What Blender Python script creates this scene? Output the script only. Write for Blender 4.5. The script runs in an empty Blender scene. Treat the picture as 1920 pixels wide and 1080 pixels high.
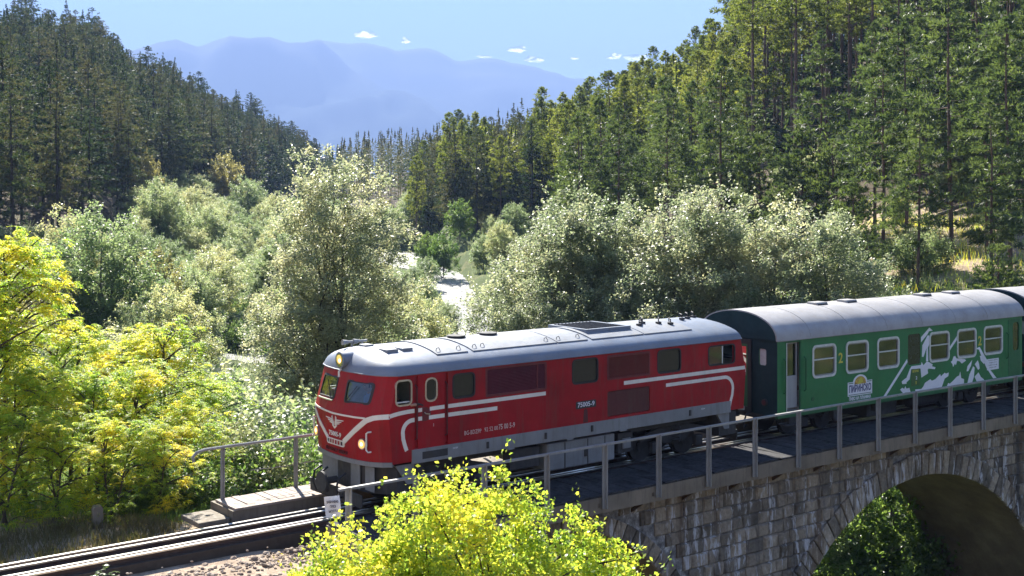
import bpy, bmesh, math, random
import numpy as np
from mathutils import Vector, Matrix
from mathutils.geometry import tessellate_polygon

# ------------------------------------------------------------------ camera, sky, sun, exposure
scene = bpy.context.scene
COL = scene.collection
F_PX, CAM_H, HORIZON = 2300.0, 6.227, 362.45          # focal length and horizon in 1920 px units
cd = bpy.data.cameras.new('camera')
cam = bpy.data.objects.new('camera', cd)
COL.objects.link(cam)
cd.sensor_width = 36.0
cd.lens = 36.0 * F_PX / 1920.0
cd.shift_y = (HORIZON - 540.0) / 1920.0
cd.clip_start, cd.clip_end = 0.1, 30000.0
cam.location = (0, 0, CAM_H)
cam.rotation_euler = (math.radians(90), 0, 0)
scene.camera = cam

SUN_AZ, SUN_EL = math.radians(-20.0), math.radians(42.0)   # azimuth from +Y, clockwise
world = bpy.data.worlds.new('World')
scene.world = world
world.use_nodes = True
wn = world.node_tree.nodes
wl = world.node_tree.links
sky = wn.new('ShaderNodeTexSky')
sky.sky_type = 'NISHITA'
sky.sun_disc = False
sky.sun_elevation = SUN_EL
sky.sun_rotation = SUN_AZ
sky.altitude = 900.0
sky.air_density = 1.0
sky.dust_density = 0.0
sky.ozone_density = 5.0
bg = wn['Background']
bg.inputs['Strength'].default_value = 0.05
wl.new(sky.outputs[0], bg.inputs['Color'])

sd = bpy.data.lights.new('sun', 'SUN')
sd.energy = 5.0
sd.angle = math.radians(0.55)
sd.color = (1.0, 0.95, 0.86)
sun = bpy.data.objects.new('sun', sd)
COL.objects.link(sun)
SUN_DIR = Vector((math.sin(SUN_AZ) * math.cos(SUN_EL), math.cos(SUN_AZ) * math.cos(SUN_EL), math.sin(SUN_EL)))
sun.rotation_euler = SUN_DIR.to_track_quat('Z', 'Y').to_euler()
sun.location = (-60, 60, 90)

vs = scene.view_settings
vs.view_transform = 'Standard'
vs.look = 'None'
vs.exposure = 2.0
vs.gamma = 1.0
vs.use_curve_mapping = False
cy = scene.cycles
cy.use_denoising = True
cy.max_bounces = 8
cy.transparent_max_bounces = 12
cy.transmission_bounces = 6
cy.diffuse_bounces = 4
cy.glossy_bounces = 3
cy.volume_bounces = 0
cy.sample_clamp_indirect = 6.0
cy.caustics_reflective = False
cy.caustics_refractive = False

HAZE_DENSITY = 0.00021

# ------------------------------------------------------------------ helpers
def tag(o, label=None, cat=None, group=None, kind=None):
    if label: o['label'] = label
    if cat: o['category'] = cat
    if group: o['group'] = group
    if kind: o['kind'] = kind
    return o

def empty(name, loc=(0, 0, 0), rz=0.0):
    o = bpy.data.objects.new(name, None)
    COL.objects.link(o)
    o.location = loc
    o.rotation_euler = (0, 0, rz)
    o.empty_display_size = 0.3
    return o

def link(name, me, parent=None, mat=None):
    o = bpy.data.objects.new(name, me)
    COL.objects.link(o)
    if parent is not None: o.parent = parent
    if mat is not None and not me.materials: me.materials.append(mat)
    return o

def kids(o):
    return [c for c in o.children]

def copy_tree(o, parent=None):
    c = o.copy()
    COL.objects.link(c)
    c.parent = parent
    for ch in kids(o): copy_tree(ch, c)
    return c

class MB:
    """collects simple shapes; build() links them as one mesh object"""
    def __init__(s): s.v, s.f, s.m = [], [], []
    def add(s, vs_, fs_, mi=0):
        n = len(s.v)
        s.v += [tuple(p) for p in vs_]
        s.f += [tuple(i + n for i in f) for f in fs_]
        s.m += [mi] * len(fs_)
        return s
    def box(s, x0, x1, y0, y1, z0, z1, mi=0):
        vs_ = [(x, y, z) for z in (z0, z1) for y in (y0, y1) for x in (x0, x1)]
        return s.add(vs_, [(0, 2, 3, 1), (4, 5, 7, 6), (0, 1, 5, 4), (2, 6, 7, 3), (0, 4, 6, 2), (1, 3, 7, 5)], mi)
    def obox(s, c, ax, ay, az, mi=0):
        c, ax, ay, az = map(Vector, (c, ax, ay, az))
        vs_ = [c + ax * i + ay * j + az * k for k in (-1, 1) for j in (-1, 1) for i in (-1, 1)]
        return s.add(vs_, [(0, 2, 3, 1), (4, 5, 7, 6), (0, 1, 5, 4), (2, 6, 7, 3), (0, 4, 6, 2), (1, 3, 7, 5)], mi)
    def prism(s, poly, fn, d0, d1, mi=0):
        """poly in 2D; fn(a, b, d) -> 3D"""
        n = len(poly)
        vs_ = [fn(a, b, d0) for a, b in poly] + [fn(a, b, d1) for a, b in poly]
        tris = tessellate_polygon([[Vector((a, b, 0)) for a, b in poly]])
        fs_ = [tuple(t) for t in tris] + [tuple(n + i for i in reversed(t)) for t in tris]
        fs_ += [(i, (i + 1) % n, n + (i + 1) % n, n + i) for i in range(n)]
        return s.add(vs_, fs_, mi)
    def ringprism(s, po, pi, fn, d0, d1, mi=0):
        """frame between outer and inner polygon of equal length"""
        n = len(po)
        vs_ = [fn(a, b, d) for d in (d0, d1) for P in (po, pi) for a, b in P]
        fs_ = []
        for i in range(n):
            j = (i + 1) % n
            fs_ += [(i, j, n + j, n + i), (2*n + i, 3*n + i, 3*n + j, 2*n + j), (i, 2*n + i, 2*n + j, j), (n + i, n + j, 3*n + j, 3*n + i)]
        return s.add(vs_, fs_, mi)
    def tube(s, pts, r, n=6, mi=0, cap=True):
        pts = [Vector(p) for p in pts]
        rr = r if isinstance(r, (list, tuple)) else [r] * len(pts)
        vs_, fs_ = [], []
        up = None
        for i, p in enumerate(pts):
            d = (pts[min(i + 1, len(pts) - 1)] - pts[max(i - 1, 0)]).normalized()
            if up is None: up = d.orthogonal().normalized()
            up = (up - d * up.dot(d))
            up = up.normalized() if up.length > 1e-6 else d.orthogonal().normalized()
            w = d.cross(up)
            for k in range(n):
                a = 2 * math.pi * k / n
                vs_.append(p + (up * math.cos(a) + w * math.sin(a)) * rr[i])
        for i in range(len(pts) - 1):
            for k in range(n):
                fs_.append((i*n + k, i*n + (k+1) % n, (i+1)*n + (k+1) % n, (i+1)*n + k))
        if cap:
            fs_.append(tuple(reversed(range(n))))
            fs_.append(tuple((len(pts)-1)*n + k for k in range(n)))
        return s.add(vs_, fs_, mi)
    def disc(s, c, axis, r, d, n=20, r2=None, mi=0):
        a = Vector(axis).normalized()
        s.tube([Vector(c), Vector(c) + a * d], [r, r if r2 is None else r2], n, mi)
        return s
    def build(s, name, mats=None, parent=None, smooth=False, bevel=0.0):
        me = bpy.data.meshes.new(name)
        me.from_pydata(s.v, [], s.f)
        mats = mats if isinstance(mats, (list, tuple)) else [mats]
        for m in mats:
            if m: me.materials.append(m)
        if len(mats) > 1: me.polygons.foreach_set('material_index', s.m)
        bm = bmesh.new(); bm.from_mesh(me)
        bmesh.ops.recalc_face_normals(bm, faces=bm.faces)
        bm.to_mesh(me); bm.free()
        if smooth:
            me.polygons.foreach_set('use_smooth', [True] * len(me.polygons))
            try: me.set_sharp_from_angle(angle=math.radians(smooth if smooth is not True else 40))
            except Exception: pass
        o = link(name, me, parent)
        if bevel:
            b = o.modifiers.new('bevel', 'BEVEL'); b.width = bevel; b.segments = 2; b.limit_method = 'ANGLE'
        return o

def rrect(x0, x1, y0, y1, r, n=3):
    out = []
    for cx, cy_, a0 in ((x1 - r, y1 - r, 0), (x0 + r, y1 - r, 90), (x0 + r, y0 + r, 180), (x1 - r, y0 + r, 270)):
        for k in range(n + 1):
            a = math.radians(a0 + 90 * k / n)
            out.append((cx + r * math.cos(a), cy_ + r * math.sin(a)))
    return out

def np_mesh(name, verts, nper, mats, mat_idx=None, extra=None):
    """mesh of faces that each have nper own vertices (leaves, blades)"""
    n = len(verts)
    me = bpy.data.meshes.new(name)
    me.vertices.add(n)
    me.vertices.foreach_set('co', np.asarray(verts, dtype=np.float32).ravel())
    me.loops.add(n)
    me.loops.foreach_set('vertex_index', np.arange(n, dtype=np.int32))
    nf = n // nper
    me.polygons.add(nf)
    me.polygons.foreach_set('loop_start', np.arange(nf, dtype=np.int32) * nper)
    me.polygons.foreach_set('loop_total', np.full(nf, nper, dtype=np.int32))
    for m in (mats if isinstance(mats, (list, tuple)) else [mats]): me.materials.append(m)
    if mat_idx is not None: me.polygons.foreach_set('material_index', mat_idx)
    me.update()
    me.validate()
    return me

def px2w(px, D):
    return ((px - 960.0) / F_PX * D, D)

# ------------------------------------------------------------------ materials
def mat_new(name):
    m = bpy.data.materials.new(name)
    m.use_nodes = True
    nt = m.node_tree
    return m, nt.nodes, nt.links, nt.nodes['Principled BSDF']

def ramp(n, stops):
    r = n.new('ShaderNodeValToRGB')
    e = r.color_ramp.elements
    while len(e) < len(stops): e.new(0.5)
    for el, (p, c) in zip(e, stops):
        el.position = p
        el.color = (*c, 1) if len(c) == 3 else c
    return r

def noise(n, l, vec, scale, detail=4, rough=0.55, dist=0.0):
    t = n.new('ShaderNodeTexNoise')
    t.inputs['Scale'].default_value = scale
    t.inputs['Detail'].default_value = detail
    t.inputs['Roughness'].default_value = rough
    t.inputs['Distortion'].default_value = dist
    if vec is not None: l.new(vec, t.inputs['Vector'])
    return t

def mapping(n, l, vec, scale):
    m = n.new('ShaderNodeMapping')
    m.inputs['Scale'].default_value = scale
    l.new(vec, m.inputs['Vector'])
    return m.outputs[0]

def bump(n, l, height, strength, dist, bsdf):
    b = n.new('ShaderNodeBump')
    b.inputs['Strength'].default_value = strength
    b.inputs['Distance'].default_value = dist
    l.new(height, b.inputs['Height'])
    l.new(b.outputs[0], bsdf.inputs['Normal'])
    return b

def mix_rgb(n, l, fac, a, b, mode='MIX'):
    m = n.new('ShaderNodeMix')
    m.data_type = 'RGBA'
    m.blend_type = mode
    for sock, val in ((m.inputs[0], fac), (m.inputs[6], a), (m.inputs[7], b)):
        if hasattr(val, 'links') or hasattr(val, 'node'): l.new(val, sock)
        elif isinstance(val, (int, float)): sock.default_value = val
        else: sock.default_value = (*val, 1)
    return m.outputs[2]

def math_node(n, l, op, a, b=None, clamp=False):
    m = n.new('ShaderNodeMath'); m.operation = op; m.use_clamp = clamp
    for i, v in enumerate((a, b)):
        if v is None: continue
        if hasattr(v, 'node'): l.new(v, m.inputs[i])
        else: m.inputs[i].default_value = v
    return m.outputs[0]

def paint(name, col, rough=0.45, metal=0.0, var=0.18, dirt=0.25, dirtcol=(0.09, 0.075, 0.06), spec=0.5, scale=1.5, streak=True):
    """weathered paint: faded patches, vertical grime streaks, fine unevenness"""
    m, n, l, b = mat_new(name)
    g = n.new('ShaderNodeNewGeometry').outputs['Position']
    t1 = noise(n, l, g, scale, 6, 0.6)
    lo = tuple(c * (1 - var) for c in col); hi = tuple(min(1, c * (1 + var)) for c in col)
    r1 = ramp(n, [(0.3, lo), (0.7, hi)])
    l.new(t1.outputs[0], r1.inputs[0])
    if dirt > 0:
        st = mapping(n, l, g, (5.0, 5.0, 0.55) if streak else (3, 3, 3))
        t2 = noise(n, l, st, 1.6, 7, 0.7)
        r2 = ramp(n, [(0.5, (0, 0, 0)), (0.78, (dirt, dirt, dirt))])
        l.new(t2.outputs[0], r2.inputs[0])
        col_out = mix_rgb(n, l, r2.outputs[0], r1.outputs[0], dirtcol)
    else:
        col_out = r1.outputs[0]
    l.new(col_out, b.inputs['Base Color'])
    t3 = noise(n, l, g, 9.0, 5, 0.6)
    rr = ramp(n, [(0.25, (rough * 0.75,) * 3), (0.75, (min(1, rough * 1.3),) * 3)])
    l.new(t3.outputs[0], rr.inputs[0])
    l.new(rr.outputs[0], b.inputs['Roughness'])
    b.inputs['Metallic'].default_value = metal
    b.inputs['Specular IOR Level'].default_value = spec
    t4 = noise(n, l, mapping(n, l, g, (1.6, 1.6, .9)), 1.3, 3, 0.5)
    bump(n, l, math_node(n, l, 'ADD', math_node(n, l, 'MULTIPLY', t3.outputs[0], 0.12), t4.outputs[0]), 0.35, 0.03, b)
    return m

def plain(name, col, rough=0.5, metal=0.0, emit=None, estr=0.0):
    m, n, l, b = mat_new(name)
    g = n.new('ShaderNodeNewGeometry').outputs['Position']
    t = noise(n, l, g, 14.0, 4, 0.6)
    r = ramp(n, [(0.3, tuple(c * 0.85 for c in col)), (0.7, tuple(min(1, c * 1.12) for c in col))])
    l.new(t.outputs[0], r.inputs[0])
    l.new(r.outputs[0], b.inputs['Base Color'])
    b.inputs['Roughness'].default_value = rough
    b.inputs['Metallic'].default_value = metal
    if emit:
        b.inputs['Emission Color'].default_value = (*emit, 1)
        b.inputs['Emission Strength'].default_value = estr
    return m

def glass(name, tint=(0.75, 0.82, 0.8), refl=0.12, rough=0.03):
    m, n, l, b = mat_new(name)
    tr = n.new('ShaderNodeBsdfTransparent'); tr.inputs[0].default_value = (*tint, 1)
    gl = n.new('ShaderNodeBsdfGlossy'); gl.inputs['Roughness'].default_value = rough
    fr = n.new('ShaderNodeFresnel'); fr.inputs[0].default_value = 1.5
    g = n.new('ShaderNodeNewGeometry').outputs['Position']
    t = noise(n, l, g, 2.0, 3)
    ad = math_node(n, l, 'ADD', fr.outputs[0], math_node(n, l, 'MULTIPLY', t.outputs[0], refl), True)
    mx = n.new('ShaderNodeMixShader')
    l.new(ad, mx.inputs[0]); l.new(tr.outputs[0], mx.inputs[1]); l.new(gl.outputs[0], mx.inputs[2])
    l.new(mx.outputs[0], n['Material Output'].inputs['Surface'])
    return m

def leaf_mat(name, cols, trans=0.45, rough=0.38, spec=0.5, nscale=0.9, tcol=1.5, objvar=0.15, patch=0.6, coat=0.0, tblue=0.55):
    """leaves: colour from patches through the crown plus leaf-to-leaf variation, glossy face, light shining through"""
    m, n, l, b = mat_new(name)
    tc = n.new('ShaderNodeTexCoord').outputs['Object']
    oi = n.new('ShaderNodeObjectInfo').outputs['Random']
    gi = n.new('ShaderNodeNewGeometry').outputs['Random Per Island']
    off = n.new('ShaderNodeVectorMath'); off.operation = 'ADD'
    cx = n.new('ShaderNodeCombineXYZ')
    l.new(math_node(n, l, 'MULTIPLY', oi, 37.0 if objvar > 0 else 0.0), cx.inputs[0])
    l.new(tc, off.inputs[0]); l.new(cx.outputs[0], off.inputs[1])
    t = noise(n, l, off.outputs[0], nscale, 3, 0.55)
    a = math_node(n, l, 'MULTIPLY', math_node(n, l, 'SUBTRACT', t.outputs[0], 0.5), patch * 2.4)
    c = math_node(n, l, 'MULTIPLY', math_node(n, l, 'SUBTRACT', gi, 0.5), 0.55)
    d = math_node(n, l, 'MULTIPLY', math_node(n, l, 'SUBTRACT', oi, 0.5), objvar * 2)
    s_ = math_node(n, l, 'ADD', math_node(n, l, 'ADD', math_node(n, l, 'ADD', a, c), d), 0.5, True)
    k = len(cols)
    r = ramp(n, [((i + 0.5) / k, cc) for i, cc in enumerate(cols)])
    l.new(s_, r.inputs[0])
    l.new(r.outputs[0], b.inputs['Base Color'])
    b.inputs['Roughness'].default_value = rough
    b.inputs['Specular IOR Level'].default_value = spec
    b.inputs['Coat Weight'].default_value = coat
    b.inputs['Coat Roughness'].default_value = 0.34
    tl = n.new('ShaderNodeBsdfTranslucent')
    l.new(mix_rgb(n, l, 1.0, r.outputs[0], (tcol, tcol * 1.0, tcol * tblue), 'MULTIPLY'), tl.inputs[0])
    mx = n.new('ShaderNodeMixShader'); mx.inputs[0].default_value = trans
    l.new(b.outputs[0], mx.inputs[1]); l.new(tl.outputs[0], mx.inputs[2])
    l.new(mx.outputs[0], n['Material Output'].inputs['Surface'])
    return m

def bark(name, c1, c2, scale=4.0):
    m, n, l, b = mat_new(name)
    tc = n.new('ShaderNodeTexCoord').outputs['Object']
    t = noise(n, l, mapping(n, l, tc, (3, 3, 0.6)), scale, 6, 0.65)
    r = ramp(n, [(0.3, c1), (0.7, c2)])
    l.new(t.outputs[0], r.inputs[0]); l.new(r.outputs[0], b.inputs['Base Color'])
    b.inputs['Roughness'].default_value = 0.9
    bump(n, l, t.outputs[0], 0.6, 0.05, b)
    return m

M = {}
M['red'] = paint('red_paint', (0.30, 0.010, 0.015), 0.48, var=0.24, dirt=0.5, spec=0.2)
M['darkred'] = paint('dark_red_paint', (0.075, 0.008, 0.012), 0.5, var=0.2, dirt=0.3)
M['louvre'] = paint('louvre_paint', (0.12, 0.011, 0.016), 0.5, var=0.2, dirt=0.25)
M['cream'] = paint('cream_stripe', (0.72, 0.69, 0.62), 0.45, var=0.08, dirt=0.15)
M['roofgrey'] = paint('silver_roof_paint', (0.175, 0.205, 0.255), 0.5, var=0.16, dirt=0.5, dirtcol=(0.22, 0.20, 0.17), streak=False)
M['roofpanel'] = paint('dusty_roof_hatch', (0.21, 0.225, 0.245), 0.55, var=0.16, dirt=0.55, dirtcol=(0.24, 0.21, 0.17), streak=False)
M['coachroof'] = paint('coach_roof_paint', (0.33, 0.32, 0.31), 0.55, var=0.16, dirt=0.5, dirtcol=(0.27, 0.22, 0.175), streak=False)
M['skirt'] = paint('grey_skirt_paint', (0.20, 0.21, 0.22), 0.5, var=0.15, dirt=0.5)
M['under'] = paint('dark_underframe', (0.035, 0.034, 0.034), 0.7, var=0.3, dirt=0.5, dirtcol=(0.07, 0.055, 0.04))
M['undergrey'] = paint('grey_tank_paint', (0.20, 0.21, 0.215), 0.6, var=0.2, dirt=0.6)
M['black'] = plain('black_rubber', (0.018, 0.018, 0.02), 0.6)
M['darkglass'] = plain('dark_engine_room_glass', (0.025, 0.03, 0.026), 0.16)
M['cabin'] = plain('cab_interior', (0.30, 0.31, 0.27), 0.7)
M['interior'] = plain('coach_interior', (0.30, 0.28, 0.24), 0.7)
M['glass'] = glass('window_glass')
M['glasscoach'] = glass('coach_window_glass', (0.42, 0.47, 0.50), 0.22, 0.03)
M['mirrorpane'] = glass('reflecting_door_glass', (0.3, 0.33, 0.32), 1.1, 0.02)
M['palereflection'] = plain('painted_reflection_pane', (0.50, 0.53, 0.52), 0.3)  # coach end windows: their bright reflection is put into this pale colour
M['chrome'] = plain('window_trim_metal', (0.55, 0.55, 0.53), 0.3, 0.9)
M['alu'] = plain('aluminium_frame', (0.62, 0.64, 0.65), 0.4, 0.3)
M['white'] = paint('white_print', (0.74, 0.75, 0.80), 0.5, var=0.05, dirt=0.06)
M['green'] = paint('green_coach_paint', (0.014, 0.16, 0.050), 0.42, var=0.14, dirt=0.15)
M['green2'] = paint('dark_green_coach_paint', (0.010, 0.11, 0.038), 0.45, var=0.14, dirt=0.2)
M['doorgrey'] = paint('pale_grey_door', (0.34, 0.35, 0.36), 0.5, var=0.08, dirt=0.25)
M['endgrey'] = paint('blue_grey_end_paint', (0.014, 0.036, 0.042), 0.6, var=0.25, dirt=0.3, dirtcol=(0.04, 0.045, 0.045), spec=0.15)
M['yellow'] = paint('yellow_number', (0.55, 0.50, 0.06), 0.5, var=0.08, dirt=0.05)
M['navy'] = plain('navy_lettering', (0.03, 0.04, 0.16), 0.5)
M['gold'] = paint('gold_emblem', (0.50, 0.32, 0.06), 0.5, var=0.5, dirt=0.6, dirtcol=(0.05, 0.035, 0.01), scale=9, streak=False)
M['olive'] = paint('olive_label', (0.05, 0.12, 0.03), 0.5, var=0.1, dirt=0.05)
M['pink'] = plain('faded_red_lettering', (0.42, 0.16, 0.15), 0.5)
M['paleletter'] = plain('pale_lettering', (0.60, 0.50, 0.46), 0.5)
M['lamp'] = plain('lit_headlight', (0.45, 0.28, 0.12), 0.2, 0, (1.0, 0.48, 0.12), 0.35)
M['lamphot'] = plain('headlight_filament', (0.9, 0.8, 0.6), 0.2, 0, (1.0, 0.75, 0.38), 1.3)
M['reflector'] = plain('lamp_reflector', (0.75, 0.72, 0.65), 0.15, 0.9)
M['steel'] = paint('galvanised_rail', (0.30, 0.30, 0.29), 0.5, 0.25, var=0.2, dirt=0.5, dirtcol=(0.14, 0.10, 0.07))
M['railtop'] = plain('polished_rail_head', (0.62, 0.60, 0.57), 0.28, 0.85)
M['railrust'] = paint('rusty_rail_web', (0.060, 0.034, 0.024), 0.85, var=0.3, dirt=0.2)
M['sleeper'] = paint('oiled_timber_sleeper', (0.045, 0.035, 0.028), 0.85, var=0.35, dirt=0.3, streak=False)
M['sleepy'] = M['sleeper']
M['timber'] = paint('weathered_plank', (0.33, 0.27, 0.22), 0.8, var=0.25, dirt=0.5, scale=5, streak=False)
M['deckplank'] = paint('worn_deck_plank', (0.045, 0.044, 0.046), 0.7, var=0.5, dirt=0.4, dirtcol=(0.12, 0.115, 0.11), spec=0.15, scale=3, streak=False)
M['paper'] = plain('white_sign_board', (0.78, 0.79, 0.82), 0.6)
M['ink'] = plain('dark_sign_lettering', (0.05, 0.05, 0.08), 0.7)
# ------------------------------------------------------------------ terrain
T_COLS = [-1500, -600, 0, 150, 300, 470, 600, 750, 900, 1100, 1300, 1500, 1700, 1920, 2500, 3500]
T_ROWS = [
 (0,   [4.6]*16),
 (6,   [3.2, 3.0, 2.8, 2.8, 2.8, 2.8, 2.6, 2.3, 2.0, 1.8, 1.6, 1.5, 1.5, 1.5, 2.0, 3.0]),
 (11,  [1.5, 1.0, .9, .9, .9, .8, .5, -.2, -1, -2, -2.5, -3, -3, -3, -2, 0]),
 (16,  [.2, -.1, -.1, -.1, -.1, -.1, -.3, -1.2, -2.6, -4.5, -6, -6.5, -6.5, -6, -4, -1]),
 (20,  [0, -.3, -.29, -.29, -.29, -.29, -.36, -1.5, -3.5, -6.5, -8, -8.5, -8.5, -8, -6, -2]),
 (24,  [-.3, -.32, -.29, -.29, -.29, -.31, -.48, -1.2, -3.5, -7.5, -9, -9.5, -9.5, -9, -7, -3]),
 (27,  [-.6, -.5, -.6, -.7, -.8, -1, -2, -3.5, -5, -8, -9.5, -10, -10, -9.5, -8, -4]),
 (34,  [-1, -1, -1.2, -1.5, -2, -3, -4.5, -6, -7.5, -8.5, -9.5, -10, -10, -9.5, -8, -3]),
 (45,  [-1, -1.5, -2.5, -3.5, -4.5, -6, -7, -8, -8, -8, -8.5, -8.5, -8.5, -8, -6, 0]),
 (58,  [0, -1, -4, -5.5, -6.5, -7.5, -8, -8, -7.5, -7, -6, -5, -4, -3, 1, 6]),
 (78,  [3, 1, -3, -5, -7, -8, -8, -7.5, -7, -5.5, -3, -1, 1.2, 2, 6, 14]),
 (100, [8, 4, -1.5, -3, -6, -7.6, -7.3, -6.8, -6, -3.5, 0, 3, 5, 7.5, 14, 24]),
 (130, [16, 10, 1.5, 1, -4.5, -6.5, -6.5, -6, -5, -1.5, 4, 8, 13, 18, 26, 38]),
 (165, [26, 18, 7, 5, -1.5, -5, -5.5, -5, -2, 1.5, 10, 17, 26, 32, 40, 50]),
 (220, [40, 30, 19, 16, 7, -2, -3.5, -3, 4, 8, 17, 27, 36, 44, 55, 60]),
 (300, [58, 48, 36, 35, 21.5, 7, 0, 2, 8, 14, 22, 34, 44, 55, 65, 70]),
 (400, [70, 60, 46, 43, 31, 19, 6, 9, 13, 16, 26, 36, 46, 60, 70, 75]),
 (500, [70, 55, 42, 36, 24, 15, 8, 14, 14, 14, 24, 34, 44, 60, 70, 70]),
 (700, [60, 45, 30, 25, 15, 8, 10, 14, 14, 12, 20, 30, 40, 50, 60, 60]),
 (1200,[40, 40, 20, 15, 10, 8, 8, 10, 10, 10, 12, 20, 30, 30, 30, 30]),
 (2500,[10]*16),
 (12000,[-5]*16),
]
_RC = np.array(T_COLS, float)
_RR = np.log(np.array([r[0] for r in T_ROWS], float) + 8.0)
_RZ = np.array([r[1] for r in T_ROWS], float)

def _vnoise(x, y, seed=0):
    xi, yi = np.floor(x), np.floor(y)
    fx, fy = x - xi, y - yi
    fx, fy = fx*fx*(3-2*fx), fy*fy*(3-2*fy)
    def h(a, b):
        s_ = np.sin(a * 127.1 + b * 311.7 + seed * 74.7) * 43758.5453
        return s_ - np.floor(s_)
    return (h(xi, yi)*(1-fx) + h(xi+1, yi)*fx)*(1-fy) + (h(xi, yi+1)*(1-fx) + h(xi+1, yi+1)*fx)*fy

def ground_base(x, y):
    x = np.asarray(x, float); y = np.asarray(y, float)
    D = np.maximum(y, 0.0)
    px = 960 + F_PX * x / np.maximum(y, 1.5)
    px = np.clip(px, T_COLS[0], T_COLS[-1])
    r = np.log(D + 8.0)
    i = np.clip(np.searchsorted(_RC, px) - 1, 0, len(_RC) - 2)
    j = np.clip(np.searchsorted(_RR, r) - 1, 0, len(_RR) - 2)
    fx = np.clip((px - _RC[i]) / (_RC[i+1] - _RC[i]), 0, 1)
    fy = np.clip((r - _RR[j]) / (_RR[j+1] - _RR[j]), 0, 1)
    fx = 0.5*fx + 0.5*fx*fx*(3-2*fx)
    z = (_RZ[j, i]*(1-fx) + _RZ[j, i+1]*fx)*(1-fy) + (_RZ[j+1, i]*(1-fx) + _RZ[j+1, i+1]*fx)*fy
    rr = np.hypot(x, y)
    amp = np.clip((rr - 24) * 0.02, 0, 2.2)
    z = z + amp * (_vnoise(x/9.0, y/9.0, 1) - 0.5) + 0.6*amp*(_vnoise(x/3.5, y/3.5, 2) - 0.5)
    back = np.clip(-y, 0, 4000)
    z = z + np.minimum(back * 0.25, 60)
    return z

# the stream's course: smooth centre line with its water level and half width
_RP = [(-60, 84, 3.0), (-34, 93, 3.2), (-21, 100, 3.2), (-13, 106, 2.6), (-6.5, 110, 2.4), (-2.9, 113.5, 1.7), (-4.3, 124, 1.55), (-6.6, 140, 1.6), (-10.0, 160, 2.1), (-16.0, 185, 3.2), (-17.5, 214, 4.0)]
RIV = []
for _i in range(len(_RP) - 1):
    _p = [np.array(_RP[min(max(_i + k, 0), len(_RP) - 1)], float) for k in (-1, 0, 1, 2)]
    for _k in range(9):
        _t = _k/9.0
        RIV.append(0.5*((2*_p[1]) + (_p[2]-_p[0])*_t + (2*_p[0]-5*_p[1]+4*_p[2]-_p[3])*_t**2 + (3*_p[1]-_p[0]-3*_p[2]+_p[3])*_t**3))
RIV = np.array(RIV)
_lv = ground_base(RIV[:, 0], RIV[:, 1]) - .35
RIV_Z = np.array([_lv[max(0, i-6):i+7].mean() for i in range(len(_lv))])

def ground(x, y):
    z = ground_base(x, y)
    xf, yf, zf = np.ravel(np.asarray(x, float)*np.ones_like(z)), np.ravel(np.asarray(y, float)*np.ones_like(z)), np.ravel(z).copy()
    near = np.where((yf > 72) & (yf < 230) & (xf > -75) & (xf < 14))[0]
    if len(near):
        dd = np.hypot(xf[near, None]-RIV[None, :, 0], yf[near, None]-RIV[None, :, 1])
        k = dd.argmin(1); dm = dd[np.arange(len(near)), k]; w = RIV[k, 2]
        t = np.clip((dm - w*1.0)/1.6, 0, 1); t = t*t*(3-2*t)
        t2 = np.clip((dm - w - 4.0)/6.0, 0, 1)
        bank = np.maximum(zf[near], RIV_Z[k] + .18)*(1-t2) + zf[near]*t2
        zf[near] = (RIV_Z[k]-.5)*(1-t) + bank*t
    return zf.reshape(np.shape(z))

def G(x, y): return float(ground(x, y))

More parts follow.
